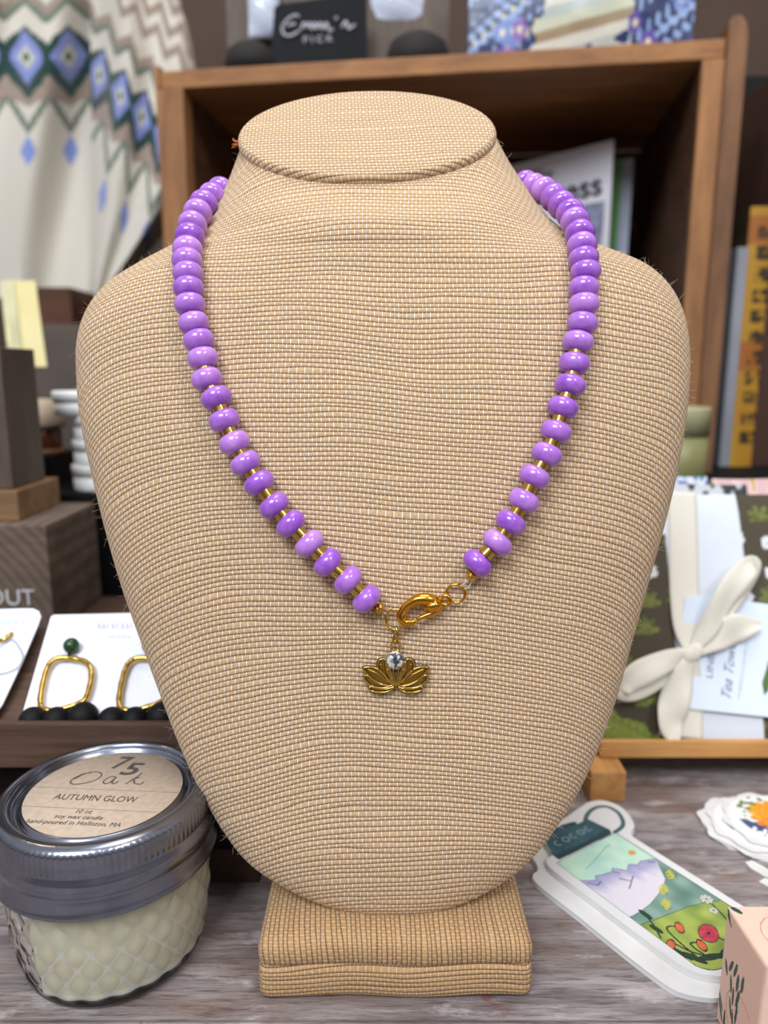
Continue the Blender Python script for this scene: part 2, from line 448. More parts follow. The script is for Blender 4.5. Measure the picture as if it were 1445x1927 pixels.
# fuzz: loose fibres standing off the cloth
def fuzz():
    bm = bmesh.new(); n = 0
    pol = [p for p in ps if len(p) == 4]; ar = [((vs[p[1]]-vs[p[0]]).cross(vs[p[2]]-vs[p[1]])).length for p in pol]; pick = random.choices(pol, ar, k=4200)
    for p in pick:
        a = vs[p[0]]; b = vs[p[1]]; c = vs[p[2]]
        o = a + (b-a)*random.random() + (c-b)*random.random()
        nn = (b-a).cross(c-b)
        if nn.length == 0: continue
        nn.normalize()
        if nn.dot(o-(CAM+FW*(D0+.01))) < 0: nn = -nn
        if nn.dot((o-CAM).normalized()) > .12: continue
        d = (nn*random.uniform(.5, 1.2) + Vector((random.uniform(-1, 1), random.uniform(-1, 1), random.uniform(-1, 1)))*.9).normalized()
        Lh = random.uniform(.0010, .0034); e = Vector((random.uniform(-1, 1), random.uniform(-1, 1), random.uniform(-1, 1)))*Lh*.35
        q = [o, o+d*Lh*.5, o+d*Lh+e]
        tube_bm(bm, q, [.00004, .000035, .00002], 3, cap=False)
    o = link('fuzz', bm2me(bm), bust, pm('fibre', (226,204,170), None, 300, .9), False); o['kind'] = 'stuff'
    o['label'] = 'pale loose jute fibres standing off the cloth'
fuzz()

# ------------------------------------------------------------------ necklace
LEFT = [(689.6,1127),(654.7,1091.5),(616.6,1058.6),(582,1023),(547,986),(515.7,951.5),(487.6,909),(461.7,872),(441,833),(422,791),(407,749),(389,713.5),(381.5,674.3),(374,640.7),(364,608.5),(357,573.5),(354.6,542.7),(353.5,516),(352,492),(353,470),(357,446),(362,423.6),(372,401),(383,384),(399,370),(415,359)]
RIGHT = [(898,1060),(936,1021),(961,983),(986,942),(1005.5,897),(1029,855),(1046.3,811.6),(1059,767),(1073,724.8),(1080.4,684),(1087.5,643.5),(1096,608.5),(1099,573),(1098.5,542.7),(1102,512),(1098,488),(1095,463),(1091,440),(1082,417),(1073,401),(1057,386),(1042,372),(1023,359),(1005,352),(989,346)]
BR = .0052
def strand(px):
    out = []; pitch = .0080
    for i, (x, y) in enumerate(px):
        r = ray(x, y); s = surf(x, y, 0); cand = None
        if s is not None:
            p, n = s; cand = p + n*(BR*.93)
            d = (cand-CAM).dot(FW)
            if n.dot(-FW) < .55: cand = None
            else: cand = CAM + r*d
        if out:
            pr = out[-1]
            # depth along this ray at the bead pitch from the last one, on the far side
            A = r.dot(r); Bq = 2*r.dot(CAM-pr); Cq = (CAM-pr).dot(CAM-pr)-pitch**2; D = Bq*Bq-4*A*Cq
            dd = (-Bq+math.sqrt(D))/(2*A) if D > 0 else -Bq/(2*A)
            pc = CAM + r*dd
            if cand is None or y < 480: cand = pc
            for _ in range(9 if y > 395 else 0):
                nr_ = BVH.find_nearest(cand)
                if nr_[3] > BR*.9 and (cand-nr_[0]).dot(cand-CAM-FW*D0-UP*((CAM+ray(x, y)*D0-CAM).dot(UP))) > -1: break
                cand = cand - r.normalized()*.0003
        out.append(cand)
    return out
PL = strand(LEFT); PR = strand(RIGHT)
for S in (PL, PR): print('PITCH', [round((S[i+1]-S[i]).length*1000, 1) for i in range(len(S)-1)])
neck = thing('necklace', 'purple stone bead necklace with gold spacers, clasp and lotus charm, draped on the burlap bust', 'necklace', surf(744, 1135, .002)[0])
def beadmat():
    t = NT('purple_jade'); o = t.obj(); inf = t.n('ShaderNodeObjectInfo'); rd = inf.outputs['Random']
    off = t.comb(t.math('MULTIPLY', rd, 91.7), t.math('MULTIPLY', rd, 37.1), 0.0)
    v = t.n('ShaderNodeVectorMath', operation='ADD'); t.l(o, v.inputs[0]); t.l(off, v.inputs[1])
    n = t.noise(v.outputs[0], 210, 3, .6)
    f = t.math('ADD', t.math('MULTIPLY', rd, .75), t.rng(n, .35, .7, -.15, .4), clamp=True)
    c = t.mix(f, L4((150,84,200)), L4((200,146,228))); c = t.mix(t.math('MULTIPLY', t.rng(n, .68, .8), .6), c, L4((222,190,240)))
    t.set(Base_Color=c, Roughness=.16, Subsurface_Weight=.35, Subsurface_Scale=.003, Coat_Weight=.4, Coat_Roughness=.04)
    t.b.inputs['Subsurface Radius'].default_value = (.9, .5, 1.0)
    return t.m
M_bead = beadmat()
def gold(name, c, rough=.18): 
    t = NT(name); n = t.noise(t.obj(), 900, 2)
    t.set(Base_Color=t.mix(n, L4(c), L4(tuple(x*.85 for x in c))), Metallic=1.0, Roughness=rough); return t.m
M_gold = gold('polished_gold', (240,196,96), .12); M_gold2 = gold('antique_gold', (214,176,92), .2); M_gold3 = gold('orange_gold', (244,176,62), .12)
M_goldark = gold('recessed_gold', (190,146,66), .35)
def orient(p, ax): return Matrix.Translation(p) @ Vector((0, 0, 1)).rotation_difference(ax).to_matrix().to_4x4()
# master bead mesh (squashed torus-like rondelle) and spacer
def bead_mesh():
    prof = []; hh = .0032
    for i in range(25):
        q = PI/2 - PI*i/24
        prof.append((.0016+(BR-.0016)*math.cos(q)**.75, hh*math.sin(q)))
    prof = [(.0006, hh*.93)]+prof+[(.0006, -hh*.93)]
    return prof
def lathe_me(name, prof, seg, loop=True, sharp=60):
    V = []; Fc = []; n = len(prof)
    for r, z in prof:
        for k in range(seg): a = 2*PI*k/seg; V.append((r*math.cos(a), r*math.sin(a), z))
    for i in range(n if loop else n-1):
        for k in range(seg):
            j = (i+1) % n; k2 = (k+1) % seg; Fc.append((i*seg+k, j*seg+k, j*seg+k2, i*seg+k2))
    me = bpy.data.meshes.new(name); me.from_pydata(V, [], Fc); me.polygons.foreach_set('use_smooth', [True]*len(Fc))
    bm = bmesh.new(); bm.from_mesh(me); bmesh.ops.recalc_face_normals(bm, faces=bm.faces); bm.to_mesh(me); bm.free()
    me.set_sharp_from_angle(angle=math.radians(sharp))
    return me
ME_bead = lathe_me('bead', bead_mesh(), 40); ME_bead.materials.append(M_bead)
ME_sp = lathe_me('spacer', [(.0005, .0015), (.0022, .0015), (.0024, .0013), (.0024, -.0013), (.0022, -.0015), (.0005, -.0015)], 28, True, 30); ME_sp.materials.append(M_gold2)
def place(me_, name, M):
    o = bpy.data.objects.new(name, me_); COL.objects.link(o); o.parent = neck
    o.matrix_local = Matrix.Translation(-neck.location) @ M; return o
for S in (PL, PR):
    n = len(S)
    for i, p in enumerate(S):
        a = S[max(i-1, 0)]; b = S[min(i+1, n-1)]
        if i == n-1:
            pass
        ax = (b-a).normalized()
        place(ME_bead, 'bead', orient(p, ax))
        if i < n-1:
            q = (p+S[i+1])/2; place(ME_sp, 'spacer_bead', orient(q, (S[i+1]-p).normalized()))
# rear strand behind the neck, joining both ends
a, b = PL[-1], PR[-1]
def tob(p): q = p-CAM-FW*D0; return (q.dot(RT), q.dot(UP), -q.dot(FW))
def frb(u, v, w): return CAM+FW*D0+RT*u+UP*v-FW*w
ua, va, wa = tob(a); ub, vb, wb = tob(b); ctl = [PL[-2], a]
print('ENDS', tob(a), tob(b), [tuple(round(x*1000) for x in tob(p)) for p in PL[-8:]])
uc_ = (ua+ub)/2; hw = (ub-ua)/2; WM = -.0565
for k in range(1, 8):
    f = k/8; ph = PI*f; w0_ = wa+(wb-wa)*f
    ctl.append(frb(uc_-hw*math.copysign(abs(math.cos(ph))**.8, math.cos(ph))*1.0, va+(vb-va)*f+.004*math.sin(ph), w0_+(WM-w0_)*math.sin(ph)**.7))
ctl += [b, PR[-2]]
cc = cr(ctl, 30)[30:-31]
acc = 0; nxt = .0081; last = cc[0]; tot = sum(np.linalg.norm(cc[i+1]-cc[i]) for i in range(len(cc)-1)); k = round(tot/.0083); stp = tot/k; nxt = stp; prevb = Vector(a); cnt = 0
for i in range(1, len(cc)):
    acc += np.linalg.norm(cc[i]-cc[i-1])
    if acc >= nxt and cnt < k-1:
        nxt += stp; cnt += 1; ax = Vector(cc[min(i+1, len(cc)-1)]-cc[i-1]).normalized(); p = Vector(cc[i])
        place(ME_bead, 'bead', orient(p, ax)); place(ME_sp, 'spacer_bead', orient((p+prevb)/2, (p-prevb).normalized())); prevb = p
place(ME_sp, 'spacer_bead', orient((prevb+b)/2, (b-prevb).normalized()))
# clasp area, coordinates read off the photograph's enlarged crop (scale 4.515, origin 640,1000)
def Z(x, y, off): return surf(640+x/4.515, 1000+y/4.515, off)[0]
def ball(name, p, r, m, parent):
    bm = bmesh.new(); bmesh.ops.create_uvsphere(bm, u_segments=20, v_segments=14, radius=r, matrix=Matrix.Translation(p)); return link(name, bm2me(bm), parent, m, True)
for (x, y) in ((338, 640), (1105, 375)):
    ball('crimp_ball', Z(x, y, .0022), .0017, M_gold, neck)
tube('crimp_cup', [Z(300, 655, .0028), Z(328, 643, .0024)], [.0019, .0011], M_gold3, neck, 14)
tube('crimp_cup', [Z(1118, 342, .0028), Z(1108, 365, .0024)], [.0017, .0012], M_gold3, neck, 14)
M_cord = pm('beading_wire', (225,222,215), None, 500, .3)
tube('wire_loop', [Z(358, 660, .002), Z(385, 690, .002), Z(400, 690, .002)], .00022, M_cord, neck, 6)
tube('wire_loop', cr([Z(1085, 400, .0022), Z(1040, 440, .0018), Z(1035, 470, .0012), Z(1070, 480, .0012), Z(1098, 440, .002), Z(1110, 405, .0022)], 6), .00022, M_cord, neck, 6)
def ringp(x, y, r, off, tw=.25, n=40, rx=1.0):
    return [Z(x+r*rx*math.cos(2*PI*k/n), y+r*math.sin(2*PI*k/n), off+tw*.001*math.cos(2*PI*k/n)) for k in range(n)]
tube('jump_ring', ringp(473, 735, 86, .0024, .6), .00044, M_gold, neck, 10, True)
tube('jump_ring', ringp(974, 519, 76, .0020, .6), .00042, M_gold3, neck, 10, True)
def smrad(keys, n): return np.interp(np.linspace(0, 1, n), np.linspace(0, 1, len(keys)), keys).tolist()
bm = bmesh.new(); cpts = [Z(*p, .0032) for p in cr([(852,602),(800,578),(735,562),(660,562),(595,590),(545,630),(512,685),(512,725),(548,752),(598,756),(634,742)], 8)]
tube_bm(bm, cpts, smrad([.0009,.0019,.0022,.0019,.0015,.0013,.0013,.0013,.0012,.0011,.0009], len(cpts)), 14)
cl = link('lobster_clasp', bm2me(bm), neck, M_gold3, True)
cl['label'] = 'orange gold lobster clasp'
lp = [Z(*p, .0032) for p in cr([(850,608),(828,640),(785,672),(735,692),(685,712),(642,735)], 8)]; tube('clasp_lever', lp, smrad([.0009,.0012,.0011,.0009,.0008,.0006], len(lp)), M_gold3, cl, 12)
lp = [Z(*p, o) for *p, o in cr([(848,598,.003),(800,606,.0040),(750,620,.0040),(705,640,.0034)], 8)]; tube('clasp_hinge', lp, smrad([.001,.0021,.0018,.0006], len(lp)), M_gold3, cl, 12)
tube('clasp_ring', ringp(888, 572, 38, .0026, .4, 24), .0006, M_gold3, cl, 8, True)
# lotus charm
OFF = .0024
charm = link('lotus_charm', bpy.data.meshes.new('lotus_charm'), neck, M_gold)
PA = [(482,1285),(497,1240),(505,1190),(530,1150),(552,1110),(560,1072),(600,1070),(622,1095),(622,1140),(590,1185),(550,1225),(515,1265)]
PB = [(500,1285),(545,1228),(590,1178),(640,1145),(690,1135),(742,1142),(722,1180),(680,1225),(628,1265),(560,1290)]
PC = [(520,1296),(590,1282),(650,1250),(700,1212),(732,1205),(728,1245),(690,1285),(640,1306),(575,1310)]
PD = [(490,1300),(540,1318),(600,1318),(650,1306),(692,1302),(688,1325),(650,1342),(590,1347),(530,1335)]
PE = [(474,1290),(495,1250),(508,1200),(520,1150),(535,1110),(552,1090),(552,1150),(530,1205),(505,1250)]
vein = [[(530,1262),(590,1215),(650,1180),(705,1155)], [(560,1292),(630,1275),(690,1240)], [(548,1215),(580,1165),(600,1110)]]
mir = lambda P: [(944-x, y) for x, y in P]
bm = bmesh.new()
for P_ in (PA, PB, PC, PD, PE):
    for Q in (P_, mir(P_)):
        tube_bm(bm, [Z(*p, OFF) for p in cr(Q, 5, True)], .00034, 6, True)
for Q0 in vein:
    for Q in (Q0, mir(Q0)): tube_bm(bm, [Z(*p, OFF-.0002) for p in cr(Q, 5)], .0002, 6)
for Q in ([(400,1150),(425,1200),(455,1270),(472,1295)], [(544,1150),(519,1200),(489,1270),(472,1295)], [(448,1150),(455,1200),(470,1280)], [(496,1150),(489,1200),(474,1280)]):
    tube_bm(bm, [Z(*p, OFF) for p in cr(Q, 5)], .0003, 6)
bmesh.ops.recalc_face_normals(bm, faces=bm.faces); bm.to_mesh(charm.data); bm.free(); charm.data.transform(Matrix.Translation(-neck.location))
charm.data.polygons.foreach_set('use_smooth', [True]*len(charm.data.polygons)); charm['label'] = 'small gold openwork lotus flower charm'
bm = bmesh.new()
for P_ in (PA, PB, PC, PD, PE):
    for Q in (P_, mir(P_)): tube_bm(bm, [Z(*p, OFF-.00032) for p in cr(Q, 5, True)], .00052, 6, True)
link('dark_outline', bm2me(bm), charm, pm('dark_brown', (48,30,16), None, 200, .3), True)  # dark tubes set behind the gold rims to deepen the petal recesses
bm = bmesh.new()
for P_ in (PA, PB, PC, PD):
    for Q in (P_, mir(P_)):
        pts = [Z(*p, OFF-.0007) for p in cr(Q, 4, True)]; prism_bm(bm, pts, -FW*.00035)
link('petal_plate', bm2me(bm), charm, M_goldark)
tube('gem_bezel', ringp(465, 1075, 66, OFF+.0004, .0, 40), .0005, pm('silver', (225,225,230), None, 500, .15, 1.0), charm, 8, True)
def gem():
    c, n = surf(640+465/4.515, 1000+1075/4.515, OFF+.0004); M = orient(c, n); bm = bmesh.new(); R = .0031; rings = []
    for (r, z, k, o) in ((.0016, .0013, 8, 0), (.0026, .0008, 16, .5), (R, 0, 16, 0), (.0006, -.0014, 8, 0)):
        rings.append([bm.verts.new(M @ Vector((r*math.cos(2*PI*(i+o)/k), r*math.sin(2*PI*(i+o)/k), z))) for i in range(k)])
    bmesh.ops.convex_hull(bm, input=bm.verts)
    t = NT('crystal'); nn = t.n('ShaderNodeTexVoronoi'); t.l(t.obj(), nn.inputs['Vector']); nn.inputs['Scale'].default_value = 1100
    t.set(Base_Color=t.mix(t.rng(t.sep(nn.outputs['Color'])[0], .3, .7), L4((255,255,255)), L4((96,100,108))), Metallic=.6, Roughness=.08, Coat_Weight=1.0)  # facet glints put into the colour as white and grey cells
    link('gemstone', bm2me(bm), charm, t.m)['label'] = 'round clear faceted crystal'
gem()
tube('bail', [Z(x, y, o) for x, y, o in ((430,960,.002),(438,925,.0026),(465,912,.003),(495,925,.0026),(510,965,.002),(490,1000,.0024),(465,1008,.0028),(440,1000,.0024))], .00045, M_gold, charm, 8, True)
tube('bail_link', [Z(x, y, o) for x, y, o in ((452,830,.0014),(470,795,.0030),(485,830,.0034),(487,880,.0034),(480,930,.0028),(466,938,.0020),(452,915,.0030),(450,870,.0034))], .0005, M_gold2, charm, 8, True)

# ------------------------------------------------------------------ table and room
def tablemat():
    t = NT('weathered_table_wood'); o = t.obj()
    n1 = t.noise(t.map(o, (1.2, 9, 9)), 12, 7, .7, dist=.5); n2 = t.noise(t.map(o, (6, 60, 60)), 10, 5, .7); n3 = t.noise(t.map(o, (2, 6, 6), loc=(4,2,0)), 6, 4, .6)
    n4 = t.noise(t.map(o, (3, 8, 8), loc=(9,3,0)), 9, 5, .7)
    a = t.mix(t.rng(n1, .38, .62), L4((112,104,106)), L4((160,152,152))); a = t.mix(t.math('MULTIPLY', t.rng(n3, .42, .6), .75), a, L4((120,98,88)))
    a = t.mix(t.math('MULTIPLY', t.rng(n2, .5, .64), .7), a, L4((74,60,56))); a = t.mix(t.math('MULTIPLY', t.rng(n4, .56, .66), .55), a, L4((196,190,190)))
    a = t.mix(t.math('MULTIPLY', t.rng(t.noise(o, 60, 5, .7), .66, .7), .5), a, L4((120,48,44)))
    y = t.sep(o)[1]; fr = t.math('FRACT', t.math('MULTIPLY', t.math('ADD', y, .045), 1/.145)); a = t.mix(t.math('MULTIPLY', t.rng(t.math('ABSOLUTE', t.math('SUBTRACT', fr, .5)), .494, .499), .6), a, L4((50,42,40)))
    t.set(Base_Color=a, Roughness=t.rng(n1, .3, .7, .42, .7)); t.bump(n2, .0006); return t.m
tb = box('display_table', (-1.0, -.25, -.04), (1.0, 1.35, 0), tablemat(), bev=.002)
tag(tb, 'weathered grey brown wooden table top under the whole display', 'table')
M_wall = pm('brown_wall', (84,66,56), (66,52,44), 3, .8)
def struct(o): o['kind'] = 'structure'; return o
struct(box('wall_back', (-2.2, 1.45, -.8), (2.2, 1.55, 2.0), M_wall, bev=0))
struct(box('floor', (-2.2, -2.2, -.85), (2.2, 1.55, -.8), pm('floor_boards', (110,80,58), (80,58,42), 5, .6), bev=0))
for sx in (-.94, .94):
    for sy in (-.2, 1.3): box('leg', (sx-.04, sy-.04, -.8), (sx+.04, sy+.04, -.04), M_wall, tb)

# ------------------------------------------------------------------ candle jar
JC = Vector((-.1030, .2500, 0)); JT = .0655; JR = .0366
jar = thing('candle_jar', 'quilted glass jar candle with silver screw lid and kraft paper label at the bust\'s left', 'candle', JC)
def quilt(z, a):
    n = 22; u = a*n/PI; s = z/.0063
    p = abs(math.sin(PI*(u*.5+s*.5))); q = abs(math.sin(PI*(u*.5-s*.5)))
    return p*q
def jfn(r, z, a, i):
    if .004 < z < .0415 and i < 200:
        e = min(1, (z-.004)/.004, (.0415-z)/.006)
        return r + .0010*e*(quilt(z, a)**.6-.5)
    return r
def rj(z):   # outer radius of the glass
    if z < .004: return .0300+.0025*math.sin(min(1, z/.004)*PI/2)
    return .0325+.0034*min(1, (z-.004)/.020)**.8
prof = [(0, .0012), (.024, .0012), (.029, .0003), (.0302, .0006)]
prof += [(rj(z), z) for z in np.linspace(.0015, .0435, 64)]
prof += [(.0345, .0455), (.0335, .047), (.0335, .060)]
inner = [(.0318, .060), (.0318, .046)] + [(rj(z)-.0024, z) for z in np.linspace(.044, .0052, 24)] + [(.0275, .0034), (0, .0030)]
def glassmat():
    t = NT('jar_glass'); n = t.noise(t.obj(), 40, 2)
    t.set(Base_Color=t.mix(n, (1, 1, 1, 1), (.97, .99, .98, 1)), Roughness=.02, Transmission_Weight=1.0, IOR=1.47); return t.m
lathe('glass', prof+inner, JC, glassmat(), jar, 336, lambda r, z, a, i: jfn(r, z, a, i) if i < len(prof) else r)
waxp = [(0, .0034)] + [(.0272, .0038)] + [(rj(z)-.0021, z) for z in np.linspace(.0056, .0395, 60)] + [(.0250, .0400), (0, .0396)]
wx = NT('soy_wax'); nn = wx.noise(wx.obj(), 70, 3); at = wx.n('ShaderNodeAttribute', attribute_name='Col')
wx.set(Base_Color=wx.mix(wx.math('MULTIPLY', nn, .25), at.outputs[0], L4((222,220,188))), Roughness=.5, Subsurface_Weight=.4, Subsurface_Scale=.004)
def waxfn(r, z, a, i):
    if not 2 <= i < len(waxp)-2: return r
    d = abs(a-math.radians(216))/math.radians(27); pull = max(0, 1-d)**.5*.0045 if d < 1 else 0
    return r + .0006*quilt(z, a) - pull
wo = lathe('wax', waxp, JC, wx.m, jar, 352, waxfn); wo['label'] = 'pale cream green soy wax filling'
wc_ = []
for v in wo.data.vertices:
    q = quilt(v.co.z, math.atan2(v.co.y, v.co.x) % (2*PI)); f = max(0, min(1, 1.5-q/.14))*max(0, min(1, (.034-v.co.z)/.012))
    wc_.append(mixc(mixc((222,216,190), (230,226,206), vn(v.co.x*300, v.co.z*300+v.co.y*200)), (252,252,248), f if v.co.z > .0075 else .7))
setcols(wo.data, wc_)
M_tin = pm('brushed_tin', (146,152,168), (134,140,156), 120, .22, 1.0)
T0 = JT
def ribfn(r, z, a, i): return r + (.00016*math.sin(a*110) if T0-.009 < z < T0-.0012 and r > .035 else 0)
T0 = JT
bandp = [(.0318, T0-.0012), (.0320, T0+.0002), (.0332, T0+.0007), (.0350, T0+.0005), (.0364, T0-.0002), (.0374, T0-.0012), (.0378, T0-.0026), (.0378, T0-.0085), (.0374, T0-.0093), (.0375, T0-.0099), (.0383, T0-.0113), (.0387, T0-.0130), (.0386, T0-.0150), (.0381, T0-.0164), (.0378, T0-.0170), (.0380, T0-.0178), (.0386, T0-.0196), (.0388, T0-.0214), (.0393, T0-.0224), (.0396, T0-.0231), (.0392, T0-.0238), (.0382, T0-.0234), (.0356, T0-.020), (.0356, T0-.003), (.0318, T0-.0022)]
lathe('screw_band', bandp, JC, M_tin, jar, 660, ribfn)['label'] = 'silver screw band with ribbed edge'
lidp = [(0, T0-.0012), (.0280, T0-.0012), (.0285, T0-.0014), (.0291, T0-.0024), (.0301, T0-.0028), (.0308, T0-.0020), (.0313, T0-.0006), (.0316, T0-.0006), (.0321, T0-.0016), (.0321, T0-.0034), (0, T0-.0034)]
lathe('lid', lidp, JC, M_tin, jar, 120)
LZ = T0-.00095
lb = lathe('paper_label', [(0, LZ), (.0277, LZ), (.0278, LZ-.0002), (0, LZ-.0002)], JC, pm('kraft_paper', (188,170,152), (176,158,140), 420, .85, bump=.00002), jar, 96)
M_ink = pm('grey_ink', (84,78,74), (66,60,58), 200, .7)
def ZL(x, y): return PZ(x/3.44, 1370+y/3.44, LZ+.00006)
xd = ((ZL(1165,418)-ZL(200,380)).normalized()+(ZL(1020,545)-ZL(110,503)).normalized()).normalized(); yd = Vector((-xd.y, xd.x, 0))
def lt(body_, x, y, wtarget, shear=0.0, hs=1.0, bold=0):
    o = text('lettering', body_, .004*hs, frame(ZL(x, y), xd, yd), M_ink, lb, shear, .00003, 1.0, bold)
    loc = o.parent.matrix_world if False else None
    xs = [v.co.dot(xd) for v in o.data.vertices]; c_ = (max(xs)+min(xs))/2; k_ = wtarget/(max(xs)-min(xs))
    for v in o.data.vertices: v.co += xd*((v.co.dot(xd)-c_)*(k_-1))
    return o
def wz(x0, y0, x1, y1): return (ZL(x1, y1)-ZL(x0, y0)).length
lt('7', 775, 228, wz(725,228,830,228), .15, 3.2, .00018); lt('5', 845, 268, wz(785,268,905,268), .15, 3.1, .00018)
lt('AUTUMN GLOW', 618, 455, wz(348,452,888,468), .0, 1.25); lt('10 oz', 540, 540, wz(490,538,592,542), .1, .82)
lt('soy wax candle', 510, 577, wz(352,572,665,582), .1, .80); lt('hand-poured in Holliston, MA', 475, 615, wz(172,602,780,632), .1, .80)
def strokes(name, polys, r, m, parent):
    bm = bmesh.new()
    for P_ in polys: tube_bm(bm, [ZL(q[0], q[1]) for q in cr(P_, 6)], r, 6)
    for v in bm.verts: v.co.z = LZ+.00006+(v.co.z-LZ-.00006)*.2
    return link(name, bm2me(bm), parent, m)
OAK = [[(590,290),(540,296),(480,325),(455,350),(480,364),(540,358),(610,340),(655,310),(648,288),(600,284),(540,300),(480,330)],
       [(752,318),(720,314),(680,335),(668,352),(690,360),(725,342),(752,318),(725,350),(738,360),(768,345)],
       [(920,290),(880,320),(812,362)],[(908,318),(880,325),(850,336),(870,338),(868,356),(905,364),(930,350)]]
strokes('script_lettering', OAK, .00030, M_ink, lb)
for (xa, ya, xb, yb) in ((205,380,1160,418), (112,503,1018,545)):
    bm = bmesh.new(); A0, B0 = ZL(xa, ya), ZL(xb, yb); n_ = int((B0-A0).length/.00062)
    for k in range(n_): box_bm(bm, (-.00016, -.00009, -.00002), (.00016, .00009, .00003), Matrix.Translation(A0.lerp(B0, k/n_)))
    link('dotted_rule', bm2me(bm), lb, M_ink)

# ------------------------------------------------------------------ pink box
pkx, pky = .1135, .2165
pk = thing('gift_box', 'small pink cardboard box with dark green leaf sprigs at the front right corner', 'box', (pkx+.03, pky-.013, 0))
LEAF = []   # (cx, cy, a, b, ang) in mm on the side face: x = towards camera, y = up
def leafspray(seed, W, Hh, n):
    r = random.Random(seed); out = []
    for _ in range(n):
        cx, cy, base = r.uniform(.05, .95)*W, r.uniform(.05, .95)*Hh, r.uniform(0, PI)
        for k in range(7):
            out.append((cx+(k-3)*1.1*math.cos(base)+r.uniform(-.8, .8), cy+(k-3)*1.6*math.sin(base)+r.uniform(-.8, .8), 2.6, .55, base+r.choice((-.7, .7, .5, -.5))))
    return out
def leafcol(x, y, leaves):
    c = (240,200,182)
    for (cx, cy, a, b, an) in leaves:
        if abs(x-cx) < a and abs(y-cy) < a and blob(x, y, cx, cy, a, b, an) < 1: return (36,76,68)
    w = abs(math.hypot(x-14, y-12)-9)
    if w < .16: return (196,120,100)
    return c
M_print = colmat('printed_card', .55, 0)
bxh = .0432
side = [(3,23,2.8,.8,1.9),(6,26,3.0,.8,1.2),(9,27,3.2,.8,1.3),(11,24,3.4,.9,1.5),(14,26,3.4,.9,1.45),(7,20,3.2,.7,1.75),(9,17,3.4,.7,1.6),(12,19,4,.8,1.35),(12,13,4.2,.7,1.5),(8,12,3.6,.6,1.9),(10,9,3.6,.6,1.75),(1,9,4.2,.6,2.2),(2,5,4,.6,2.1),(5,4,4,.6,1.6),(6,1,3,.5,1.8),(1,42,2.4,.7,2.2),(2,40,2.2,.5,2.5)]
E0 = .0002
slab('side_panel', 100, 170, lambda s, t: (pkx-.0001, pky-.0005-s*.024, .0005+t*(bxh-.001)), lambda s, t: leafcol(s*25, t*43, side), M_print, pk, .0004, Vector((-1, 0, 0)), None, False)
slab('top_panel', 240, 100, lambda s, t: (pkx+.0005+s*.059, pky-.0245+t*.024, bxh+.0001), lambda s, t: leafcol(s*60, t*25, [(15,16,3.4,1.5,.5),(19,13,3,1.3,2.4),(1.5,23.5,2.2,1,2.2)]+leafspray(5, 60, 25, 3)[8:]), M_print, pk, .0004, Vector((0, 0, 1)), None, False)
slab('front_panel', 180, 130, lambda s, t: (pkx+.0005+s*.059, pky-.0251, .0005+t*(bxh-.001)), lambda s, t: leafcol(s*60, t*43, leafspray(3, 60, 43, 5)), M_print, pk, .0004, Vector((0, -1, 0)), None, False)
bm = bmesh.new(); box_bm(bm, (pkx, pky-.025, 0), (pkx+.06, pky, bxh), None, .0005, 3); link('carton', bm2me(bm), pk, pm('pink_card', (236,200,184)))

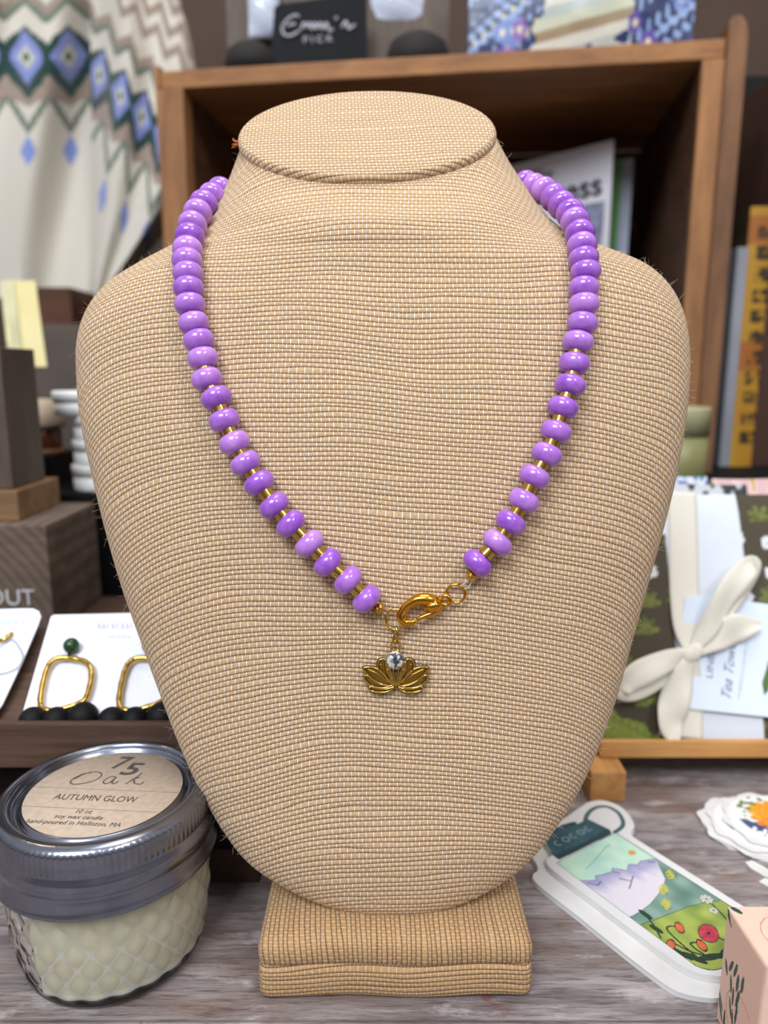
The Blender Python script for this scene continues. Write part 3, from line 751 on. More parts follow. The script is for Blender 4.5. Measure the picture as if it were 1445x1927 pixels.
# ------------------------------------------------------------------ bottle stickers
SZ0 = .005
SA = PZ(1045.6, 1624, SZ0); ex = (PZ(1384, 1697, SZ0)-PZ(1222, 1595, SZ0)).normalized(); ey = (PZ(1158, 1570, SZ0)-SA); ey = (ey-ex*ey.dot(ex)).normalized()
OUT = [(-8,4.6),(-4.7,2.2),(-3.4,-2.2),(2.7,-4.6),(22,-4.4),(46,-4.6),(64,-4.0),(70.5,-2),(77,4.3),(80,11),(80.5,20),(80,30),(76.5,38),(70,42.5),(57,43.3),(15.6,43.3),(5.1,44.1),(1.6,50.5),(-6,56),(-14,58),(-20.5,55.5),(-23.6,50),(-23.4,42),(-21.4,30),(-20.6,17),(-18.5,9.5),(-13,6.4)]
def outline(): return [tuple(v) for v in cr(OUT, 4, True)]
def stickcol(l, w):
    W = 39.2; BL = 74.5; n = vn(l*.22, w*.22)
    ins = 0 < l < BL and 0 < w < W
    if ins and l > BL-8:
        if w < 8 and math.hypot(l-(BL-8), w-8) > 8: ins = False
        if w > W-8 and math.hypot(l-(BL-8), w-(W-8)) > 8: ins = False
    lid = [(-.6,2.8), (-.2,36.8), (-3,38.8), (-14.6,36.6), (-14.4,22), (-13.8,7.6), (-6,2.4)]
    if inpoly(l, w, lid):
        if l > -4.4+1.2*math.sin(w*.08): return (50,80,88) if math.sin(w*4) > -.2 else (30,54,62)
        for i in range(5):
            cw = 11+i*5
            if abs(math.hypot(l+9.2, (w-cw)*.9)-1.5) < .32 and (i % 2 or w-cw < .6): return (130,158,162)
        return mixc((70,106,114), (46,80,92), n)
    lp = [(-13,33),(-16.5,38),(-18.5,43.5),(-18.6,48.5),(-16,52.6),(-11,53.2),(-6.9,51.4),(-2.8,48),(-1,44),(-.4,39)]
    q = lined(l, w, [tuple(v) for v in LPS])
    if q < 1.0: return (70,110,114) if q < .55 else (36,54,60)
    kn = blob(l, w, -15.6, 19.5, 2.4, 10.5)
    if kn < 1: return (44,68,80) if kn > .7 or abs(l+15.6) < .5 else (74,98,112)
    if not ins:
        if -1.6 < l < BL+1.6 and -1.1 < w < W+1.1 and 0: return (60,60,60)
        return (224,224,226)
    ed = min(l, w, W-w)
    if l > BL-8 and (w < 8 or w > W-8): ed = 8-math.hypot(l-(BL-8), w-(8 if w < 8 else W-8))
    else: ed = min(ed, BL-l)
    if ed < .38: return (52,60,62)
    # flowers in the meadow
    for (a, b, r1, r2) in ((61.5,18.5,3.4,4.6), (70,30,3,4)):
        q = blob(l, w, a, b, r1, r2, .5+.1*math.sin(l))
        if q < .18 or (q < .6 and abs(math.sin(math.atan2(w-b, l-a)*5)) < .16): return (70,18,30)
        if q < 1: return mixc((212,84,98), (172,46,68), vn(l*.6, w*.6))
        if q < 1.1: return (66,26,30)
    for (a, b, an) in ((53.6,11.8,.9), (57.2,1.4,.5), (63.8,10.9,1.0)):
        q = blob(l, w, a, b, 1.5, 2.8, an)
        if q < .9: return (222,110,70) if abs(blob(l, w, a+.3, b, .4, 2.6, an)-1) > .15 else (120,50,40)
        if q < 1.15: return (52,44,36)
    for (a, b, r1) in ((49.8,34.7,3.0), (55.3,31.2,2.0)):
        an = math.atan2(w-b, l-a); q = math.hypot(l-a, w-b)
        if q < .5: return (90,90,60)
        if q < r1*(.72+.28*abs(math.cos(an*4))): return (206,210,198) if abs(math.cos(an*4)) > .3 and q < r1*(.62+.28*abs(math.cos(an*4))) else (64,70,64)
    for P_ in STEMS:
        if lined(l, w, P_) < .36: return (34,52,44)
    for (a, b, a1, b1, an) in ((41.8,6.6,3.2,1.2,.0), (49.1,3.6,3.0,1.1,.1), (66,3.2,4.6,1.3,.35), (69,8.5,5,1.5,1.2), (62,1.0,3.4,1.0,.1), (70.5,14,3.4,1.1,1.8)):
        q = blob(l, w, a, b, a1, b1, an)
        if q < 1: return (38,66,50) if q < .8 else (26,40,34)
    for (a, b) in ((32.2,35.6), (36.5,25.1), (42.6,18.1)):
        if blob(l, w, a, b, 1.7, 3.0, .5) < 1.1 and vn(l*1.3, w*1.3) > .42: return (196,190,70)
        if blob(l, w, a+.6, b+.2, 1.9, 3.3, .5) < 1 and vn(l*1.3+5, w*1.3) > .6: return (40,70,60)
    mead = np.interp(w, [-1,6,14,25,32,40], [43.8,45.4,46.6,48.4,50.4,53.8]); hill = np.interp(w, [-1,6,13,24,31,36,40], [39.2,39.6,39,36.4,33,26,22.4])
    rk = np.interp(w, [0,3,6,8,11,16,18,22,26,29,32,36,40], [13.4,15.5,17,15.2,16.4,17.3,15.8,20.2,18,20.4,19.4,21,22.5])
    if l > mead:
        if l < mead+.3: return (56,82,50)
        return mixc((116,142,60), (168,182,88), n*1.2)
    if l > hill:
        if l < hill+.22: return (70,100,92)
        return mixc((84,122,112), (146,176,162), vn(l*.16+4, w*.2))
    if l > rk:
        if l < rk+.3: return (100,100,130)
        for P_ in ([(22,15),(26,18),(28.5,13.5)], [(16.5,1.4),(20,4.2),(19,7)], [(26,18),(24.5,21)], [(22,34.5),(23.5,36.5)], [(17.5,16),(20,18)]):
            if lined(l, w, P_) < .25: return (90,80,112)
        sn = max(0, min(1, (l-rk)/11+.3*vn(l*.3, w*.3)))
        return mixc((142,140,190), (222,216,228), sn)
    if blob(l, w, 13.8, 33.6, 1.5, 2.0) < 1: return (212,160,92)
    if abs(l-(7+3.0*math.sin(w*.11+1))) < .22 and 8 < w < 30: return (128,176,168)
    return mixc((170,214,202), (206,234,212), n)
LPS = cr([(-13,33),(-16.5,38),(-18.5,43.5),(-18.6,48.5),(-16,52.6),(-11,53.2),(-6.9,51.4),(-2.8,48),(-1,44),(-.4,39)], 4)
STEMS = [[tuple(v) for v in cr(P_, 4)] for P_ in ([(68,4),(60,5),(54,6),(51,7.5),(51.5,10),(53,11)], [(70,8),(64,7.4),(61,8),(61.5,10),(63,10.6)], [(66,1.5),(60,1),(55,-.2)], [(53,1.2),(47,4.6),(43,6)], [(49.8,34.7),(56,33),(61,31)], [(61.5,18.5),(66,20),(72,21)], [(57,3),(64,5),(70,10)])]
M_vinyl = colmat('printed_vinyl', .35, 0); M_white = pm('white_vinyl_edge', (222,222,222), (212,211,210), 60, .45)
def sticker(z, dl, dw, rot, art, label, group):
    th = .00042; OL = outline(); Rm = Matrix.Rotation(rot, 3, 'Z'); org = SA.copy(); org.z = 0
    def W2(l, w): p = Rm @ (ex*((l+dl)/1000)+ey*((w+dw)/1000)); return Vector((org.x+p.x, org.y+p.y, z))
    c = W2(28, 19); pts = [W2(*q) for q in OL]
    if art:
        o = thing('flask_sticker', label, 'sticker', c, group); prism('backing', pts, Vector((0, 0, -th)), M_white, o)
        l0, l1, w0, w1 = -24.5, 81.5, -6, 59; nx, ny = int((l1-l0)/.23), int((w1-w0)/.23)
        slab('printed_face', nx, ny, lambda s, t: W2(l0+s*(l1-l0), w0+t*(w1-w0))+Vector((0, 0, .00010)), lambda s, t: stickcol(l0+s*(l1-l0), w0+t*(w1-w0)), M_vinyl, o, .0001,
             Vector((0, 0, 1)), lambda s, t: inpoly(l0+s*(l1-l0), w0+t*(w1-w0), OL), False)
    else:
        o = prism('flask_sticker', pts, Vector((0, 0, -th)), M_white, None, c); tag(o, label, 'sticker', group)
    return o
GU, GL = 'flask stickers in the upper pile', 'flask stickers in the lower pile'
for k in range(5):
    sticker(.0005+k*.0005, 1+.5*hsh(k), -9.8+.6*hsh(k+9), .004*(hsh(k+3)-.5), False,
            'white edged flask shaped sticker in the lower pile at the bust\'s right' if k < 4 else 'flask shaped sticker topmost of the lower pile, sticking out under the upper pile', GL)
for k in range(4):
    sticker(.0030+k*.0005, .4*hsh(k+20), -.6*hsh(k+29), .004*(hsh(k+13)-.5), False, 'white edged flask shaped sticker beneath the printed mountain one', GU)
sticker(.0050, 0, 0, 0, True, 'flask shaped sticker printed with mountains and poppies, topmost of the upper pile', GU)

# round floral stickers
def floral(cx_, cy_, R, z, label, name, seed, art=True, grp=None):
    c = PZ(cx_, cy_, z)
    def edge(a): return R*(1+.045*math.sin(9*a+seed)+.02*math.sin(17*a))
    pts = [c+Vector((edge(a)*math.cos(a), edge(a)*math.sin(a), 0)) for a in np.linspace(0, 2*PI, 72, endpoint=False)]
    if not art: return tag(prism(name, pts, Vector((0, 0, -.0004)), M_white, None, c), label, 'sticker', grp)
    o = thing(name, label, 'sticker', c, grp); prism('backing', pts, Vector((0, 0, -.0004)), M_white, o)
    def cf(x, y):
        x -= .003; y -= .003
        r = math.hypot(x, y); a = math.atan2(y, x)
        if r < R*.12: return (90,60,40)
        pr = R*.60*(.82+.18*abs(math.cos(a*8)))
        if r < pr: return mixc((240,190,50), (226,130,40), vn(a*6, r*800)+(.3 if y < 0 else 0)) if abs(math.sin(a*16+r*900)) > .15 else (190,110,30)
        if r < R*.84 and y < R*.1 and vn(x*500+seed, y*500) > .5: return mixc((66,100,116), (60,70,130), vn(x*300, y*300))
        if r < R*.8 and vn(x*400+3, y*400+seed) > .62: return (100,130,70)
        return (236,236,238)
    slab('printed_face', 200, 200, lambda s, t: c+Vector(((s-.5)*2*R*.9, (t-.5)*2*R*.9, .0001)), lambda s, t: cf((s-.5)*2*R*.9, (t-.5)*2*R*.9), M_vinyl, o, .0001, Vector((0,0,1)),
         lambda s, t: math.hypot(s-.5, t-.5) < .5, False)
    return o
for k in range(3): floral(1428-4*k, 1560-3*k, .0245, .0005+k*.0006, 'white scalloped sticker under the sunflower stickers', 'flower_sticker', k*1.0, False, 'flower stickers at the right edge')
floral(1432, 1552, .0232, .0026, 'scalloped white sticker with yellow petals, lying under the sunflower sticker', 'flower_sticker', 3, True, 'flower stickers at the right edge')
floral(1462, 1546, .0240, .0036, 'scalloped white sticker with a big yellow orange sunflower, topmost at the right edge', 'flower_sticker', 5, True, 'flower stickers at the right edge')
# thin white loop sticker
wl = [(1402,1622),(1415,1619),(1440,1632),(1470,1655),(1470,1662),(1438,1648),(1412,1633)]
tag(prism('loop_sticker', [PZ(x, y, .0006) for x, y in wl], Vector((0, 0, -.0005)), M_white, None, PZ(1430, 1635, 0)), 'white edged narrow die cut sticker just below the sunflower stickers', 'sticker')
wl = [(1428,1658),(1440,1652),(1475,1668),(1475,1680),(1445,1668)]
tag(prism('loop_sticker', [PZ(x, y, .0006) for x, y in wl], Vector((0, 0, -.0005)), M_white, None, PZ(1440, 1662, 0)), 'small white sticker tip right above the pink box', 'sticker')

# ------------------------------------------------------------------ left wooden riser with cards
M_dark = wood('dark_stained_wood', (92,66,50), (58,40,30), (40,27,20), 0, 16)
RZ = .0740; RX1 = -.0535
ris = thing('wooden_riser', 'dark stained slatted wooden riser behind the candle jar', 'riser', (-.22, .38, 0))
TZ = RZ-.010
box('top_board', (-.42, .288, RZ-.018), (RX1, .49, TZ), M_dark, ris)
box('front_slat', (-.42, .284, RZ-.020), (RX1, .2875, RZ), M_dark, ris)
box('front_slat', (-.42, .284, .0), (RX1, .2875, .016), M_dark, ris)
for x0 in (-.42, RX1-.008): box('side_board', (x0, .288, .0), (x0+.008, .49, RZ-.018), M_dark, ris)
box('back_board', (-.42, .482, .0), (RX1, .49, RZ-.018), M_dark, ris)
# card stand (wedge) and cards
c0 = Vector((0, .2960, RZ-.0050)); tdir = Vector((0, .0415, .0287)).normalized(); nrm = RT.cross(tdir).normalized()
M_black = pm('black_lacquer', (20,20,22), (14,14,16), 30, .6, spec=.2)
wedge = [Vector((-.30, .2905, TZ)), Vector((-.30, .3420, TZ)), Vector((-.30, .3415, TZ+.0305))]
tag(prism('card_ramp', [w+Vector((0, 0, 0)) for w in wedge], Vector((.235, 0, 0)), M_dark, None, Vector((-.2, .31, TZ))), 'low sloped dark wooden ramp under the earring cards', 'display stand')
def PC_(px, py, off=0): return PPl(px, py, c0+nrm*off, nrm)
M_card = pm('white_card', (236,238,250), (228,232,246), 40, .6); M_txt = pm('pale_grey_ink', (176,180,196), None, 80, .7); M_teal = pm('teal_ink', (120,186,190), None, 80, .7)
ca = thing('earring_card', 'white earring card holding a pair of gold frame earrings with green studs', 'jewelry card', PC_(180, 1357, .001))
prism('card', [PC_(x, y, .0022) for x, y in ((38,1357),(96,1160),(102,1157),(300,1152),(360,1352))], -nrm*.0009, M_card, ca)
def cardM(px, py, off): return frame(PC_(px, py, off), RT, tdir)
def scribble(name, x0, x1, y, h, step, onp, r, m, parent, seed):
    """faint marks too blurred to read"""
    rr = random.Random(seed); bm = bmesh.new(); x = x0
    while x < x1:
        k = rr.choice((0, 1, 2)); hh = h*rr.uniform(.7, 1.0); w = step*rr.uniform(.4, .7)
        P_ = [(x, y+hh/2), (x+w*.3, y-hh/2), (x+w, y+hh/2)] if k == 0 else ([(x, y-hh/2), (x, y+hh/2)] if k == 1 else [(x, y+hh/2), (x+w*.2, y-hh/2), (x+w, y-hh*.2), (x+w*.4, y+hh*.1)])
        tube_bm(bm, [onp(*p) for p in P_], r, 4); x += step
    return link(name, bm2me(bm), parent, m)
scribble('faint_lettering', 184, 262, 1178, 12, 9, lambda x, y: PC_(x, y, .0023), .00018, M_txt, ca, 1)
scribble('faint_lettering', 205, 250, 1198, 5, 5, lambda x, y: PC_(x, y, .0023), .0001, M_txt, ca, 2)
def earring(cx_, label):
    e = thing('frame_earring', label, 'earring', PC_(cx_, 1330, .003), 'gold frame earrings on the white card')
    p = [(cx_+x, y) for x, y in ((-5,1238),(22,1240),(44,1248),(52,1266),(48,1295),(38,1318),(12,1330),(-18,1337),(-40,1333),(-44,1315),(-38,1280),(-30,1255),(-20,1243))]
    bm = bmesh.new(); pts = [PC_(x, y, .0050) for x, y in cr(p, 5, True)]
    tube_bm(bm, pts, [.0013+.00010*math.sin(i*1.7) for i in range(len(pts))], 8, True); link('gold_frame', bm2me(bm), e, M_gold2, True)
    ball('stud', PC_(cx_+14, 1215, .0055), .0036, pm('green_stone', (44,84,40), (14,40,36), 250, .25), e)['label'] = 'dark green stone stud'
    tube('link', [PC_(cx_+10, 1228, .004), PC_(cx_+8, 1240, .0045)], .0007, M_gold2, e)
    for q, (dx_, y_) in enumerate(((-58,1350),(-14,1350),(36,1344))):
        ball('black_bead', PC_(cx_+dx_, y_+6, .0040), .0058 if q != 2 else .0066, M_black, e)
earring(120, 'left gold frame earring with green stud and black beads, on the white card'); earring(268, 'right gold frame earring partly behind the bust, on the white card')
cb = thing('pendant_card', 'white rounded card with pale teal lettering at the left edge', 'jewelry card', PC_(-10, 1335, .001))
prism('card', [PC_(x, y, .0030) for x, y in [tuple(v) for v in ((-110,1330),(-60,1160),(-50,1148),(40,1145),(62,1145),(73,1150),(77,1160),(72,1175),(40,1250),(4,1326),(-10,1345),(-60,1350))]], -nrm*.0009, M_card, cb)
scribble('faint_lettering', 0, 46, 1172, 9, 7, lambda x, y: PC_(x, y, .0031), .00018, M_teal, cb, 3)
tube('chain', [PC_(x, y, .0042) for x, y in cr([(-40,1260),(-10,1225),(20,1203),(38,1222),(42,1240),(30,1258),(0,1268),(-30,1266)], 6, True)], .0003, M_txt, cb, 6, True)
tube('gold_bar', [PC_(x, y, .0042) for x, y in ((-6,1206),(8,1204),(18,1196),(24,1190))], [.0008, .0012, .0013, .0005], M_gold2, cb, 8)
# timber blocks
M_grey = wood('grey_timber', (122,104,90), (92,78,68), (70,60,54), 0, 12, .75, .0005, True); M_gside = wood('dark_timber', (74,58,46), (54,42,34), (44,34,28), 1, 12)
tm = thing('timber_block', 'square grey brown timber block with growth rings and white letters on its end', 'wood block', (-.25, .45, TZ))
box('block', (-.335, .414, TZ), (-.1925, .488, .1298), M_grey, tm, bev=.0012)
text('lettering', 'OUT', .0135, frame(PY(20, 1126, .4136), RT, Vector((0,0,1))), pm('white_paint', (214,212,214)), tm, 0, .0003)
b1 = box('wood_block', (-.335, .424, .1300), (-.2120, .480, .1480), wood('tan_timber', (146,112,76), (118,88,60), (96,72,50), 0, 12)); tag(b1, 'low tan wood block lying on the ringed timber block', 'wood block')
b2 = box('wood_block', (-.335, .428, .1482), (-.2160, .470, .2290), wood('grey_timber_tall', (104,88,76), (78,66,56), (60,50,44), 2, 10)); tag(b2, 'upright grey brown wood block at the left edge, standing on the tan block', 'wood block')

# ------------------------------------------------------------------ rear shelf riser
SZ = .135
rs = box('shelf_riser', (-.75, .492, 0), (.75, 1.2, SZ), pm('black_painted_wood', (18,16,18), (12,11,12), 14, .7, spec=.15), bev=.002)
tag(rs, 'black painted riser shelf behind the display carrying the wooden crate', 'shelf')
# white tins left
M_wtin = pm('white_tin', (246,248,250), (238,242,244), 20, .5)
def tin(x0, x1, yb, yt, Y, label, m=M_wtin, name='candle_tin', zb=None, grp='white tins on the rear riser', lidm=None):
    a = PY(x0, yb, Y); b = PY(x1, yb, Y); top = PY((x0+x1)/2, yt, Y); z0 = a.z if zb is None else zb; r = (b.x-a.x)/2; h = top.z-z0
    c = Vector(((a.x+b.x)/2, Y+r, z0)); t = thing(name, label, 'tin', c, grp)
    lathe('tin_body', [(0, 0), (r*.95, 0), (r*.97, .001), (r*.97, h*.66), (0, h*.66)], c, m, t, 48)
    lathe('lid', [(0, h*.64), (r, h*.64), (r, h*.97), (r*.98, h), (r*.95, h*.99), (0, h*.985)], c, lidm or m, t, 48)
    return t
z = SZ
for i, (yb, yt) in enumerate(((935,886),(885,838),(837,790))):
    a = PY(116, yb, .497); h0 = z; hh = PY(116, yt, .497).z-PY(116, yb, .497).z
    r = .0175; c = Vector((PY(122, yb, .497).x+r, .497+r, h0)); t = thing('candle_tin', ['bottom', 'middle', 'upper'][i]+' white tin of the stack left of the bust', 'tin', c, 'stacked white tins')
    lathe('tin_body', [(0, 0), (r*.94, 0), (r*.96, .001), (r*.96, hh*.6), (0, hh*.6)], c, M_wtin, t, 40); lathe('lid', [(0, hh*.58), (r, hh*.58), (r, hh*.95), (r*.97, hh*.985), (0, hh*.985)], c, M_wtin, t, 40); z += hh
a = PY(102, 782, .512); c = Vector((a.x+.0175, .514, z)); t = thing('candle_tin', 'topmost white tin of the stack, shifted to the left', 'tin', c, 'stacked white tins')
hh = .016; lathe('tin_body', [(0, 0), (.0165, 0), (.0165, hh*.6), (0, hh*.6)], c, M_wtin, t, 40); lathe('lid', [(0, hh*.58), (.0175, hh*.58), (.0175, hh*.95), (.017, hh), (0, hh)], c, M_wtin, t, 40)
# amber jar on a black block with beige lid
blk = box('black_box', (PY(42, 900, .53).x, .522, SZ), (PY(112, 900, .53).x-.001, .575, PY(80, 858, .522).z), M_black); tag(blk, 'small black box under the amber jar', 'box')
r = .0125; zb = PY(80, 858, .522).z; c = Vector((PY(78, 850, .535).x, .522+r+.004, zb)); am = thing('amber_jar', 'small amber jar with wide beige lid beside the white tins', 'jar', c)
lathe('jar_body', [(0, 0), (r, 0), (r*1.05, .002), (r*1.05, .017), (r*.9, .0195), (0, .0195)], c, pm('amber_glass', (120,56,22), (80,36,16), 40, .15, Transmission_Weight=.2), am, 48)
lathe('lid', [(0, .0190), (r*1.3, .0190), (r*1.35, .022), (r*1.25, .035), (r*.9, .039), (0, .0395)], c, pm('beige_lid', (170,150,130), None, 30, .6), am, 48)
lathe('gold_foot', [(0, -.0), (r*1.12, 0), (r*1.12, .0035), (r, .004), (0, .004)], c, pm('tan_foot', (150,104,66), None, 30, .5), am, 48)
# items further back on the left
d1 = box('carton', (PY(48, 700, .74).x, .74, SZ), (PY(172, 700, .74).x, .86, PY(100, 610, .74).z), pm('grey_brown_card', (92,80,74), (72,62,58), 10, .7)); tag(d1, 'dull grey brown carton standing behind the amber jar', 'box')
d2 = box('wood_block', (PY(72, 600, .75).x, .752, PY(100, 610, .74).z+.0005), (PY(134, 600, .75).x, .82, PY(100, 540, .75).z), wood('red_brown_wood', (96,56,32), (76,42,24), (60,34,20), 0, 10)); tag(d2, 'small red brown wood block lying on the grey brown carton', 'wood block')
# yellow tag hanging from the sweater
yt_ = thing('paper_tag', 'long pale yellow paper tag hanging below the cream sweater', 'tag', PY(45, 612, .60))
prism('tag_card', [PY(4, 528, .60), PY(66, 528, .60), PY(88, 690, .585), PY(42, 690, .585), PY(12, 640, .59)], Vector((0, .0006, 0)), pm('yellow_paper', (226,210,148), (232,222,170), 20, .8), yt_)
prism('fold', [PY(0, 530, .5985), PY(26, 530, .5985), PY(44, 686, .5835), PY(34, 688, .5835), PY(14, 660, .589)], Vector((0, .0005, 0)), pm('yellow_paper_back', (230,228,184), None, 20, .8), yt_)
tube('string', [PY(35, 530, .5995), PY(36, 500, .66), PY(38, 470, .76)], .0003, M_cord, yt_, 5)

# ------------------------------------------------------------------ sweater
def tri(x): x = x-math.floor(x); return 1-abs(2*x-1)
CREAM, TAUPE, SAGE, GRN, BLU = (216,210,198), (158,140,128), (110,122,108), (14,58,54), (130,142,206)
def knit(u, v):
    """u, v in picture-like units; period 80; colour steps in stitch sized cells"""
    u = round(u/4)*4; v = round(v/4)*4
    z_ = tri(u/80); U = v+z_*36; Lq = v-z_*48; L2 = v-z_*66
    if U < -20: return CREAM if int((U+400)//24) % 2 else TAUPE
    if U < 6: return CREAM
    if U < 26: return TAUPE
    if U < 44: return SAGE
    if U < 82: return CREAM
    if Lq < 142:
        du = (u/80-math.floor(u/80)-.5)*80; q = abs(du)/36+abs(v-108)/54
        if q < .2: return (50,76,56)
        if q < .48: return (206,208,190)
        if q < 1 and abs(du) < 32: return BLU
        return GRN
    if Lq < 150+26*(1-z_)+8: return TAUPE
    if 170 < L2 < 194: return SAGE
    if L2 > 176:
        du = abs((u/80-math.floor(u/80)-.5)*80)
        if du/17+abs(v-290)/30 < 1: return (132,150,214)
    return CREAM
M_knit = colmat('knitted_wool', .9, .0006, 420, 0, .3)
sw = thing('knit_sweater', 'cream knitted sweater with green and blue patterned yoke hanging at the upper left', 'sweater', PY(100, 560, .86))
def foldz(x, y): return .010*math.sin(x*.045+y*.006)+.006*math.sin(x*.021+1.3+y*.01)
def bodypos(s, t):
    x = -160+s*360; y = -120+t*(680+14*math.sin(s*7)); return PY(x, y, .845+foldz(x, y)*1.0+.03*(abs(s-.45)*2)**2)
slab('sweater_body', 180, 300, bodypos, lambda s, t: knit(-160+s*360-10+4*math.sin(t*9), -120+t*690-8*math.sin((s*360-160)*.02)), M_knit, sw, .006, Vector((0,-1,0)))
def redge(y):
    k = [(-120,325),(0,334),(40,346),(90,358),(128,362),(250,360),(330,345),(400,325),(440,300),(480,268),(520,232),(560,200)]
    return np.interp(y, [a for a, b in k], [b for a, b in k])
def slpos(s, t):
    y = -120+t*680; x0 = 168+t*8; x = x0+s*(float(redge(y))-x0); return PY(x, y, .80+.028*(2*s-1)**2+.010*math.sin(s*11+t*3))
def slcol(s, t):
    y = -120+t*680; x0 = 168+t*8; x = x0+s*(float(redge(y))-x0)
    vv = y-32-(x-185)*.98; vv = vv if vv < 190 else 190+(vv-190)*.72
    return knit((x-185)*80/47+40+.30*(y-150), vv)
slab('sweater_sleeve', 150, 300, slpos, slcol, M_knit, sw, .012, Vector((0,-1,0)))
bm = bmesh.new(); tube_bm(bm, [PY(-160, -100, .86), PY(100, -175, .86), PY(330, -100, .86)], .004, 8); tube_bm(bm, [PY(100, -175, .86), PY(100, -230, .86), PY(110, -250, .87)], .0018, 8)
link('clothes_hanger', bm2me(bm), None, M_dark, True, PY(100, -175, .86)); tag(bpy.data.objects['clothes_hanger'], 'dark wooden hanger holding the cream sweater', 'hanger')
bm = bmesh.new(); tube_bm(bm, [Vector((-1.1, .87, PY(110, -252, .87).z)), Vector((.2, .87, PY(110, -252, .87).z))], .008, 12)
for xx in (-1.08, .18): tube_bm(bm, [Vector((xx, .87, PY(110, -252, .87).z)), Vector((xx, 1.46, PY(110, -252, .87).z))], .008, 12)
tag(link('hanging_rail', bm2me(bm), None, M_black, True, Vector((-.4, .87, PY(110,-252,.87).z))), 'black metal rail above the frame holding the hanger', 'rail')

# ------------------------------------------------------------------ crate
CR = Vector((.2635, .596, 0)); CLf = Vector((-.1855, .660, 0)); ux = (CR-CLf).normalized(); uy = Vector((-ux.y, ux.x, 0)); CW = (CR-CLf).length
CTOP = .4535; CBH = CTOP-SZ
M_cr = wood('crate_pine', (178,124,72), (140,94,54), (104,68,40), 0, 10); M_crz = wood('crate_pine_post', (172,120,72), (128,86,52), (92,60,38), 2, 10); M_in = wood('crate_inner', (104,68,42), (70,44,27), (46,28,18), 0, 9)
MC = Matrix.Translation((CLf.x, CLf.y, SZ)) @ Matrix((ux, uy, Vector((0,0,1)))).transposed().to_4x4()
crate = thing('wooden_crate', 'old brown wooden crate lying on its side with booklets inside, behind the bust', 'crate', MC.translation)
DPT = .235
def cb_(name, p0, p1, m): return box(name, p0, p1, m, crate, MC, .0012)
cb_('top_board', (0.004, 0, CBH-.0135), (CW-.014, DPT, CBH), M_cr)
cb_('side_panel', (.010, .004, 0), (.022, DPT, CBH-.0136), M_in); cb_('side_panel', (CW-.030, .004, 0), (CW-.018, DPT, CBH-.0136), M_in)
cb_('corner_post', (0, -.002, 0), (.0235, .016, CBH-.0138), M_crz)
cb_('corner_post', (0.0, -.002, CBH-.0134), (.0038, .016, CBH+.004), M_crz)
cb_('corner_post', (CW-.030, -.001, 0), (CW-.0137, .016, CBH-.0138), M_crz)
pr = [MC @ Vector(q) for q in ((CW-.0135, -.003, 0), (CW-.0135, -.003, CBH+.010), (CW-.011, -.003, CBH+.0135), (CW-.006, -.003, CBH+.0135), (CW-.002, -.003, CBH+.009), (CW, -.003, CBH), (CW, -.003, 0))]
prism('side_batten', pr, uy*.02, wood('crate_batten', (142,98,62), (104,70,46), (76,50,34), 2, 10), crate)
cb_('bottom_board', (.022, .0, 0), (CW-.030, DPT, .012), M_in)
for k in range(4):
    h = (CBH-.014-.012)/4; cb_('back_slat', (.0, DPT, .012+k*h+.0008), (CW, DPT+.01, .012+(k+1)*h-(.0008 if k < 3 else -.0004)), M_in)
# booklets in the crate
def sheet(name, pts, th, m, label, cat, grp=None):
    n = (pts[1]-pts[0]).cross(pts[2]-pts[0]).normalized()
    if n.y < 0: n = -n
    c = sum(pts, Vector())/len(pts); c.z = min(p.z for p in pts); t = thing(name, label, cat, c, grp)
    prism('cover', pts, n*th, m, t); return t, n
q = [Vector((.195, .680, .408)), Vector((.080, .745, .394)), Vector((.078, .735, SZ+.0125)), Vector((.193, .670, SZ+.0125))]
bk, bn = sheet('booklet', q, .003, pm('white_cover', (214,212,222), (204,202,212), 12, .5), 'white booklet with black title standing in the crate, nearest the bust', 'book')
Mb = frame(q[0]-bn*.0008, (q[0]-q[1]), Vector((0,0,1)))
M_bk = pm('black_ink', (40,38,44)); 
def onb(px, py): return PPl(px, py, q[0]-bn*.0006, bn)
text('lettering', 'ness', .0265, frame(onb(1083, 358), q[0]-q[1], Vector((0,0,1))), M_bk, bk, 0, .0001, 1, .0006); text('lettering', 'The', .013, frame(onb(1018, 330), q[0]-q[1], Vector((0,0,1))), M_bk, bk, .2, .0001)
prism('cover_picture', [onb(x, y) for x, y in ((1098,385),(1138,378),(1128,520),(1085,520))], -bn*.0002, pm('cover_art', (130,140,170), (96,90,110), 120, .5), bk)
q2 = [PY(1193, 297, .715), PY(1120, 304, .715), PY(1100, 620, .715), PY(1168, 620, .715)]
q2 = [Vector((p.x, p.y, p.z)) for p in q2]; q2[2].z = q2[3].z = SZ+.0125
bk2, n2 = sheet('booklet', q2, .004, pm('pale_blue_cover', (200,208,228), None, 12, .5), 'pale booklet with a green stripe standing behind the white booklet', 'book')
prism('green_stripe', [PPl(x, y, q2[0]-n2*.0005, n2) for x, y in ((1120,306),(1172,300),(1150,600),(1104,600))], -n2*.0003, pm('green_print', (112,176,100), None, 12, .5), bk2)
